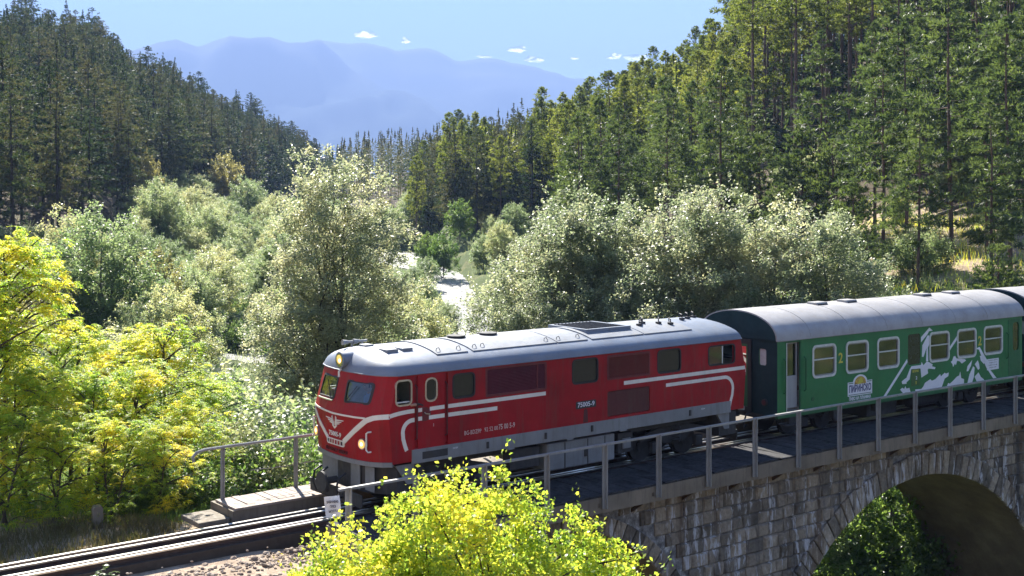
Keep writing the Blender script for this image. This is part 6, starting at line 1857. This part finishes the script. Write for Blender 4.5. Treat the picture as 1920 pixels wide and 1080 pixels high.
# individual valley trees, nearest first
vt = [(190, 78, 0, 1.12, 'round dark grey willow beyond the yellow trees at left'), (130, 84, 1, .9, 'grey willow at the left behind the round dark one'), (285, 92, 3, .85, 'narrow ochre tree beside the round grey willow'), (322, 74, 2, .85, 'pale willow with a dark stem in the left middle of the valley'), (612, 66, 0, .72, 'pale low willow left of the tall glittering willow'), (365, 98, 1, .8, 'glossy willow in the centre of the left valley'),
      (604, 76, 1, .95, 'pale willow hidden partly behind the tall glittering willow'), (740, 70, 2, .72, 'low bushy willow by the bend of the stream'), (790, 82, 0, .72, 'pale willow on the inner bank of the stream bend'), (830, 150, 4, .72, 'fresh green tree on the stream bank below the dark conifers'), (800, 165, 4, .62, 'fresh green tree left of its twin on the stream bank'), (862, 172, 4, .70, 'brightest green tree beside the row of bushy willows'), (420, 232, 3, 1.3, 'round yellowish tree standing out before the dark spruces'), (462, 224, 1, 1.15, 'round grey tree beside the yellowish one before the spruces'), (268, 190, 3, 1.0, 'ochre tree at the foot of the left spruces'), (300, 150, 0, 1.05, 'pale tree in front of the left spruces'), (520, 215, 0, .95, 'pale tree near the right end of the spruce wood'), (545, 205, 2, .85, 'pale tree left of the tall glittering willow, far back'), (320, 60, 1, .62, 'low grey willow just above the yellow trees'), (700, 100, 2, .6, 'small pale willow beside the stream'), (905, 150, 1, .55, 'small silvery tree on the right bank of the stream'), (940, 142, 0, .6, 'pale tree on the right bank of the stream'), (890, 185, 2, .7, 'silvery tree below the dark clump, right bank'), (965, 165, 2, .62, 'pale tree between the stream and the dark clump'), (925, 172, 0, .5, 'low pale tree at the foot of the dark clump'), (838, 106, 1, .36, 'low pale willow bush overhanging the stream'), (800, 140, 2, .40, 'low pale bush on the stream bank behind the bend'), (735, 226, 4, .8, 'green tree where the stream disappears'), (770, 232, 0, .9, 'pale tree at the far end of the visible stream'), (705, 222, 1, .85, 'pale tree left of the far end of the stream'), (795, 118, 0, .45, 'pale bush on the inner side of the stream bend'), (768, 94, 1, .6, 'pale willow in front of the stream bend'), (792, 101, 2, .42, 'small pale willow at the tip of the stream bend'), (735, 112, 2, .62, 'pale willow where the stream hides behind the tall tree'), (775, 131, 1, .40, 'low pale bush far round the stream bend')]
protos = [VAL[0], VAL[1], VAL[2], VALT, VALF]
for px, D, k, s, lb in vt:
    x, y = px2w(px, D); place('valley_tree', protos[k], x, y, s, lb, 'tree', 'broadleaf trees on the valley floor', rz=rng.uniform(-.6, .6), sxy=rng.uniform(.95, 1.1))
def valley(rs):
    px = rs.uniform(-60, 900); D = 62 + 190*rs.random()**.9
    if px < 300 and D > np.interp(px, LF_PX, LF_D) - 8: return None
    if px < 245 and D > 88: return None
    x, y = px2w(px, D)
    if px > 640 and not (px > 700 and D > 120): return None
    if 385 < px < 560 and D < 103: return None
    if 700 < px < 930 and D < 215: return None
    for rx, ry in ((-34, 93), (-21, 100), (-13, 106), (-6.5, 110), (-2.6, 113), (-4, 124), (-7, 140), (-11.5, 160), (-17, 185), (-19.5, 210)):
        if (x-rx)**2 + (y-ry)**2 < 42: return None
    return px, D
for x, y, px, D in scatter(88, valley, 5.0, 8):
    k = rng.choices(range(5), (5, 5, 5, 1.2, 1.4))[0]
    where = 'at the left edge' if px < 80 else 'behind the left thicket' if px < 240 else 'below the ochre trees' if px < 345 else 'below the pair of round trees' if px < 480 else 'left of the tall glittering willow' if px < 640 else 'right of the tall glittering willow'
    row_ = 'nearest row' if D < 85 else 'second row' if D < 115 else 'third row' if D < 150 else 'far row' if D < 195 else 'farthest row'
    sc_ = rng.uniform(.5, .85); sz = 'low' if sc_ < .6 else 'middling' if sc_ < .74 else 'tall'
    place('valley_tree', protos[k], x, y, sc_*(1 if D > 90 else .8), f'{sz} {("pale silvery", "pale silvery", "pale silvery", "ochre tinted", "fresh green")[k]} tree {where}, {row_} of the valley', 'tree', 'broadleaf trees on the valley floor', rz=rng.uniform(-.6, .6), sxy=rng.uniform(.95, 1.25))
def shrubs(rs):
    px = rs.uniform(0, 1950); D = 34 + 90*rs.random()
    x, y = px2w(px, D)
    if px > 640 and D < 44: return None
    if 400 < px < 560 and 38 < D < 104: return None
    if 815 < px < 945 and D < 150: return None
    for rx, ry in ((-34, 93), (-21, 100), (-13, 106), (-6.5, 110), (-2.6, 113), (-4, 124)):
        if (x-rx)**2 + (y-ry)**2 < 16: return None
    return px, D
for x, y, px, D in scatter(110, shrubs, 3.0, 9):
    f_ = rng.random() < .3
    where = 'behind the left thicket' if px < 300 else 'left of the tall glittering willow' if px < 560 else 'around the tall glittering willow' if px < 800 else 'by the stream bend' if px < 960 else 'under the bushy willows' if px < 1560 else 'behind the coach'
    sc_ = rng.uniform(.6, 1.15); sz = 'tiny' if sc_ < .72 else 'low' if sc_ < .9 else 'broad' if sc_ < 1.03 else 'large'
    place('shrub', SHRUBF if f_ else SHRUB, x, y, sc_, f'{sz} {"fresh green" if f_ else "pale"} shrub {where}, {"near" if D < 58 else "middle distance" if D < 90 else "far"}', 'shrub', 'shrubs on the valley ground')

# robinias left of the line
ROB = [robinia(6.0, 2.2, 500, 71, (BK['dark'], LF['autumn']), .14, .085, .064), robinia(5.2, 2.1, 480, 72, (BK['dark'], LF['autumn']), .10, .075, .064, 2), robinia(4.2, 1.9, 420, 73, (BK['dark'], LF['autumn']), .05, .06, .062, 2)]
rb = [(6, 27.5, 0, 1.18, 'tallest yellow green robinia at the left edge'), (-70, 26.0, 1, 1.0, 'yellow green robinia half cut by the left edge'), (112, 29.5, 1, .84, 'yellow green robinia second from the left edge'), (205, 32.0, 2, .92, 'bright yellow topped robinia in the middle of the left thicket'), (318, 33.0, 1, .96, 'broad yellow green robinia left of the far walkway'), (258, 28.0, 2, .86, 'low robinia with dark thin stem beside the track'), (165, 27.0, 2, .78, 'low yellowing robinia near the concrete post'), (60, 26.2, 2, .80, 'low green robinia in front of the tallest one'), (385, 35, 2, .98, 'robinia furthest right of the thicket, behind the walkway'), (338, 28.8, 2, .66, 'small bright robinia nearest to the far walkway'), (20, 24.2, 2, .62, 'low bright robinia bush at the left edge beside the rails'), (95, 24.4, 2, .56, 'low bright robinia bush left of the concrete post'), (222, 24.7, 2, .55, 'low bright robinia bush right of the concrete post'), (290, 25.4, 2, .54, 'low bright robinia bush nearest the walkway step'), (362, 27.5, 2, .55, 'low bright robinia bush behind the walkway step')]
for px, D, k, s, lb in rb:
    x, y = px2w(px, D); place('robinia_tree', ROB[k], x, y, s, lb, 'tree', 'yellowing robinias left of the track', sxy=.74 if px == 6 else .95)
nb_ = [(345, 26.6, .55, SHRUBF, 'low green shrub at the start of the far walkway'), (300, 26.0, .5, SHRUBF, 'low green shrub beside the track, left of the walkway'), (450, 33, 1.05, SHRUB, 'silvery willow shrub behind the pale railing'), (500, 38, 1.5, SHRUB, 'large silvery shrub behind the railing and left of the locomotive'), (415, 40, 1.5, SHRUB, 'silvery shrub behind the yellow thicket'), (560, 32, 1.25, SHRUBF, 'dark green shrub behind the railing beside the locomotive nose'), (600, 34, 1.3, SHRUBF, 'green shrub just behind the locomotive nose'), (235, 25.4, .4, SHRUBF, 'small green shrub by the track'), (370, 46, 1.7, SHRUB, 'pale shrub deep behind the thicket')]
for px, D, s, pr, lb in nb_:
    x, y = px2w(px, D); place('shrub', pr, x, y, s, lb, 'shrub', 'shrubs beside the line')

# trees seen under the bridge arch
for px, D, s, k, lb in ((1590, 38.5, .82, 4, 'green tree seen under the arch at left'), (1665, 39.5, .90, 4, 'green tree filling the middle of the arch'), (1735, 40.5, .86, 4, 'green tree under the arch beside the far pier'), (1560, 39.0, .66, 0, 'silvery tree low under the arch near the left pier'), (1690, 42.5, .8, 3, 'ochre tinted tree seen deep under the arch')):
    x, y = px2w(px, D); place('valley_tree', protos[k], x, y, s, lb, 'tree', 'trees under the bridge', rz=rng.uniform(-.6, .6), z=-9.6)

# golden bush in the foreground
GOLD = broadleaf([(.05, 0, 4.15, .90, .8, 1.0), (-.35, .1, 4.0, .7, .7, .8), (-1.2, 0, 3.62, .80, .75, .80), (1.05, 0, 3.92, .68, .7, .74), (1.55, .1, 3.74, .52, .55, .70), (1.85, .1, 3.40, .42, .5, .62), (-1.68, 0, 3.3, .52, .6, .75), (0, -.15, 3.1, 1.9, 1.0, 1.2), (0, 0, 1.9, 1.5, 1.0, 1.2)], 1000, 88, .050, 91, (BK['dark'], LF['golden']), .72, .75, ((0, 0), (.25, .1), (-.25, -.05)), 330, .20, .05, .3, 70, (.15, .42))
x, y = px2w(868, 13.6)
place('maple_bush', GOLD, x, y, 1.0, 'golden green leafy bush in the foreground before the bridge', 'bush', None, rz=0.0, z=-1.95)

# ------------------------------------------------------------------ small ground things near the line
stones = MB(); rs = np.random.RandomState(21)
ico = bmesh.new(); bmesh.ops.create_icosphere(ico, subdivisions=1, radius=1.0)
iv = [v.co.copy() for v in ico.verts]; ifc = [tuple(v.index for v in f_.verts) for f_ in ico.faces]; ico.free()
VV, FF = [], []
iva = np.array(iv)
for k in range(3600):
    u = rs.uniform(-17, -3); band_ = rs.randint(3)
    if band_ == 0: v = rs.uniform(-2.4, -.7); 
    elif band_ == 1: v = rs.uniform(-1.5, -.75)
    else: v = rs.uniform(-.36, .75)
    p = tw(u, v)
    zg = G(p.x, p.y) if (v < -1.0) else -.22 + (.0 if abs(v) < .75 else -.10)
    s_ = rs.uniform(.018, .05)*(1.7 if rs.rand() < .06 else 1)
    R_ = np.array(Matrix.Rotation(rs.uniform(0, 6.28), 3, 'Z') @ Matrix.Rotation(rs.uniform(-.6, .6), 3, 'X'))
    q = iva*np.array([1, .75, .55])*rs.uniform(.75, 1.2, (12, 1))*s_ @ R_.T + np.array([p.x, p.y, zg + s_*.25])
    n0 = len(VV)*12; VV.append(q); FF += [tuple(i+n0 for i in f_) for f_ in ifc]
me = bpy.data.meshes.new('loose_stones'); me.from_pydata(np.vstack(VV).tolist(), [], FF)
m, n, l, b = mat_new('loose_stone')
gi = n.new('ShaderNodeNewGeometry').outputs['Random Per Island']
r = ramp(n, [(0, (.13, .095, .07)), (.5, (.30, .23, .175)), (1, (.50, .41, .32))]); l.new(gi, r.inputs[0]); l.new(r.outputs[0], b.inputs['Base Color']); b.inputs['Roughness'].default_value = .9
me.materials.append(m)
tag(link('loose_stones', me), 'loose ballast stones scattered along the track', None, None, 'stuff')

def grass_mass(name, pts, mat, label, hmin, hmax, per, seed, spread=.18):
    rs = np.random.RandomState(seed); n_ = len(pts)*per
    P = np.repeat(np.array(pts), per, axis=0) + np.concatenate([rs.normal(size=(n_, 2))*spread, np.zeros((n_, 1))], 1)
    P[:, 2] = ground(P[:, 0], P[:, 1])
    h = rs.uniform(hmin, hmax, n_); a = rs.uniform(0, 6.283, n_); ln = rs.uniform(.1, .7, n_)
    T = unit(np.stack([np.cos(a)*ln, np.sin(a)*ln, np.ones(n_)], 1)); N = rs.normal(size=T.shape); N = unit(N - T*(T*N).sum(1, keepdims=True))
    return tag(link(name, np_mesh(name, leaf_quads(P + T*(h*.5)[:, None], N, T, h, np.full(n_, .012) + h*.018), 4, mat)), label, None, None, 'stuff')
dry = leaf_mat('dry_grass', [(.10, .085, .04), (.17, .14, .07), (.09, .11, .03)], .35, .6, .3, .8, 1.3)
gpts = []
for k in range(260):
    u = rs.uniform(-16, -6.6); v = rs.uniform(1.0, 3.2); p = tw(u, v); gpts.append((p.x, p.y, 0))
grass_mass('dry_grass', gpts, dry, 'dry grass along the far side of the track', .10, .30, 40, 31)
gpts = []
for k in range(900):
    px = rs.uniform(-80, 620); D = rs.uniform(24.5, 36); x, y = px2w(px, D); gpts.append((x, y, 0))
grass_mass('undergrowth', gpts, LF['fresh'], 'green undergrowth beneath the robinias', .10, .34, 26, 32, .3)
gpts = []
for k in range(1500):
    px = rs.uniform(-100, 1950); D = 40 + 150*rs.rand(); x, y = px2w(px, D)
    if G(x, y) < 3 and min((x-rx)**2 + (y-ry)**2 for rx, ry in ((-34, 93), (-27, 96), (-21, 100), (-13, 106), (-6.5, 110), (-2.6, 113), (-4, 124), (-5.5, 132), (-7, 140), (-9, 150), (-11.5, 160), (-14, 172), (-17, 185))) > 16: gpts.append((x, y, 0))
grass_mass('meadow_grass', gpts, LF['silver'], 'tall pale grass between the trees of the valley floor', .4, 1.1, 34, 33, .8)
gpts = []
for k in range(420):
    x = rs.normal(29.5, 5); y = rs.normal(84, 9); gpts.append((x, y, 0))
grass_mass('slope_plants', gpts, LF['autumn'], 'patchy yellow green plants on the bare slope at right', .25, .8, 26, 34, .5)

# sapling leaves at the bottom left beside the rails
def sprig(px, D, hgt, n_, seed, lb, mat):
    x, y = px2w(px, D); z0 = G(x, y); rs = np.random.RandomState(seed)
    root = tag(empty('seedling', (x, y, z0)), lb, 'plant', 'seedlings beside the track')
    C, T, N, paths = [], [], [], []
    for s_ in range(n_):
        a = rs.uniform(0, 6.28); tip = (math.cos(a)*hgt*.5, math.sin(a)*hgt*.5, hgt*rs.uniform(.6, 1.1)); st = bent((0, 0, -.03), tip, rs, .1, 5); paths.append((st, [.008, .007, .006, .005, .004, .003], 4))
        for q in range(9):
            t = rs.uniform(.3, 1); p = np.array(st[min(int(t*5), 5)]); b_ = rs.uniform(0, 6.28)
            for w_ in range(6):
                d = np.array([math.cos(b_), math.sin(b_), .1]); C.append(p + d*(.05+.045*w_) + np.array([0, 0, -.02*w_*w_*.15])); sd_ = np.array([-d[1], d[0], 0])*(1 if w_ % 2 else -1); T.append(sd_*.8 + d*.5); N.append(np.array([0, 0, 1]) + rs.normal(size=3)*.25)
    C, T, N = np.array(C), np.array(T), unit(np.array(N)); T = unit(T - N*(T*N).sum(1, keepdims=True)); L = rs.uniform(.07, .11, len(C))
    link('stem', tubes_mesh('stem', paths, BK['dark']), root)
    c = link('leaves', np_mesh('leaves', leaf_quads(C, N, T, L, L*.5), 4, mat), root); c['kind'] = 'stuff'
sprig(205, 19.5, .55, 4, 1, 'green seedling with feathered leaves in front of the rails', LF['fresh'])
sprig(225, 18.6, .45, 5, 2, 'low yellow green seedling at the bottom edge left', LF['autumn'])
sprig(305, 18.9, .5, 5, 3, 'yellow green seedling on the sandy soil at the bottom', LF['autumn'])
sprig(490, 19.6, .16, 3, 4, 'tiny green seedling on the bare soil before the golden bush', LF['fresh'])

# fallen logs on the slope
for px, D, L_, a, lb in ((1762, 98, 5.0, .5, 'pale fallen trunk lying on the slope at right'), (1735, 101, 4.0, .8, 'fallen trunk lying higher on the slope'), (1800, 94, 3.6, -.2, 'short fallen trunk beside the thin pine')):
    x, y = px2w(px, D); rs = np.random.RandomState(int(px)); d = np.array([math.cos(a), math.sin(a)])*L_/2
    pts_ = [(x + d[0]*t, y + d[1]*t, G(x + d[0]*t, y + d[1]*t) + .28) for t in np.linspace(-1, 1, 6)]
    me = tubes_mesh('fallen_log', [(pts_, [.16, .15, .14, .12, .10, .07], 8)] + [([pts_[3], (pts_[3][0]+.3, pts_[3][1]-.5, pts_[3][2]+.5)], [.04, .015], 5)], BK['grey'])
    tag(link('fallen_log', me), lb, 'log', 'fallen logs on the right slope')

# ------------------------------------------------------------------ clouds beyond the mountains
cm, n, l, b = mat_new('bright_cloud')
tl = n.new('ShaderNodeBsdfTranslucent'); tl.inputs[0].default_value = (1, 1, 1, 1)
df = n.new('ShaderNodeBsdfDiffuse'); df.inputs[0].default_value = (.95, .95, .95, 1)
ad = n.new('ShaderNodeAddShader'); l.new(tl.outputs[0], ad.inputs[0]); l.new(df.outputs[0], ad.inputs[1])
tr = n.new('ShaderNodeBsdfTransparent'); lw_ = n.new('ShaderNodeLayerWeight'); lw_.inputs[0].default_value = .4
g = n.new('ShaderNodeNewGeometry')
rr_ = ramp(n, [(.45, (.0, .0, .0)), (.97, (1, 1, 1))]); l.new(lw_.outputs['Facing'], rr_.inputs[0])
fac = math_node(n, l, 'MAXIMUM', rr_.outputs[0], g.outputs['Backfacing'])      # mist is one sided: light entering from behind passes on
m2 = n.new('ShaderNodeMixShader'); l.new(fac, m2.inputs[0]); l.new(tl.outputs[0], m2.inputs[1]); l.new(tr.outputs[0], m2.inputs[2])
l.new(m2.outputs[0], n['Material Output'].inputs['Surface'])
for px, py, w, h, lb in ((685, 67, 40, 20, 'compact white cloud above the highest part of the ridge'), (761, 78, 17, 16, 'faint small cloud right of the compact white one'), (968, 94, 38, 18, 'white cloud over the right half of the ridge'), (1006, 113, 42, 14, 'flat white cloud touching the ridge below its neighbour'), (1152, 108, 24, 15, 'small round cloud close to the right hillside'), (1192, 110, 46, 19, 'white cloud just left of the right hillside'), (1077, 110, 14, 9, 'tiny cloud between the flat cloud and the right pair'), (908, 107, 26, 8, 'thin cloud lying on the ridge line')):
    D = 11800.0; x, y = px2w(px, D); z = CAM_H - (py-HORIZON)/F_PX*D; k = D/F_PX
    rs = np.random.RandomState(px)
    bm = bmesh.new(); bmesh.ops.create_icosphere(bm, subdivisions=4, radius=1.0)
    co = np.array([v.co[:] for v in bm.verts]); fc = [tuple(v.index for v in f_.verts) for f_ in bm.faces]; bm.free()
    bumps = unit(rs.normal(size=(14, 3))*np.array([1.4, .8, .7])); amp = rs.uniform(.1, .45, 14)*(1 + .5*(bumps[:, 2] > 0))
    r_ = .62 + (amp[None]*np.clip(1 - np.linalg.norm(co[:, None]-bumps[None], axis=2)/.62, 0, 1)**.8).max(1)
    co = co*r_[:, None]; co[:, 2] = np.where(co[:, 2] < 0, co[:, 2]*.6, co[:, 2])
    me = bpy.data.meshes.new('cloud'); me.from_pydata((co*np.array([w*.58, w*.5, h*.62])*k).tolist(), [], fc)
    me.polygons.foreach_set('use_smooth', [True]*len(me.polygons)); me.materials.append(cm)
    o = link('cloud', me); o.location = (x, y, z); tag(o, lb, 'cloud', 'small white clouds')

# ------------------------------------------------------------------ haze
mb = MB(); mb.box(-11600, 11600, -11600, 11600, -14.5, 1330)
hz = mb.build('haze', None)
hm = bpy.data.materials.new('valley_haze'); hm.use_nodes = True
nt = hm.node_tree; nt.nodes.clear()
out = nt.nodes.new('ShaderNodeOutputMaterial'); pv = nt.nodes.new('ShaderNodeVolumePrincipled')
pv.inputs['Color'].default_value = (.365, .53, .96, 1); pv.inputs['Density'].default_value = HAZE_DENSITY; pv.inputs['Anisotropy'].default_value = 0.0
nt.links.new(pv.outputs[0], out.inputs['Volume'])
hz.data.materials.append(hm)
tag(hz, 'thin blue haze filling the valley', None, None, 'stuff')
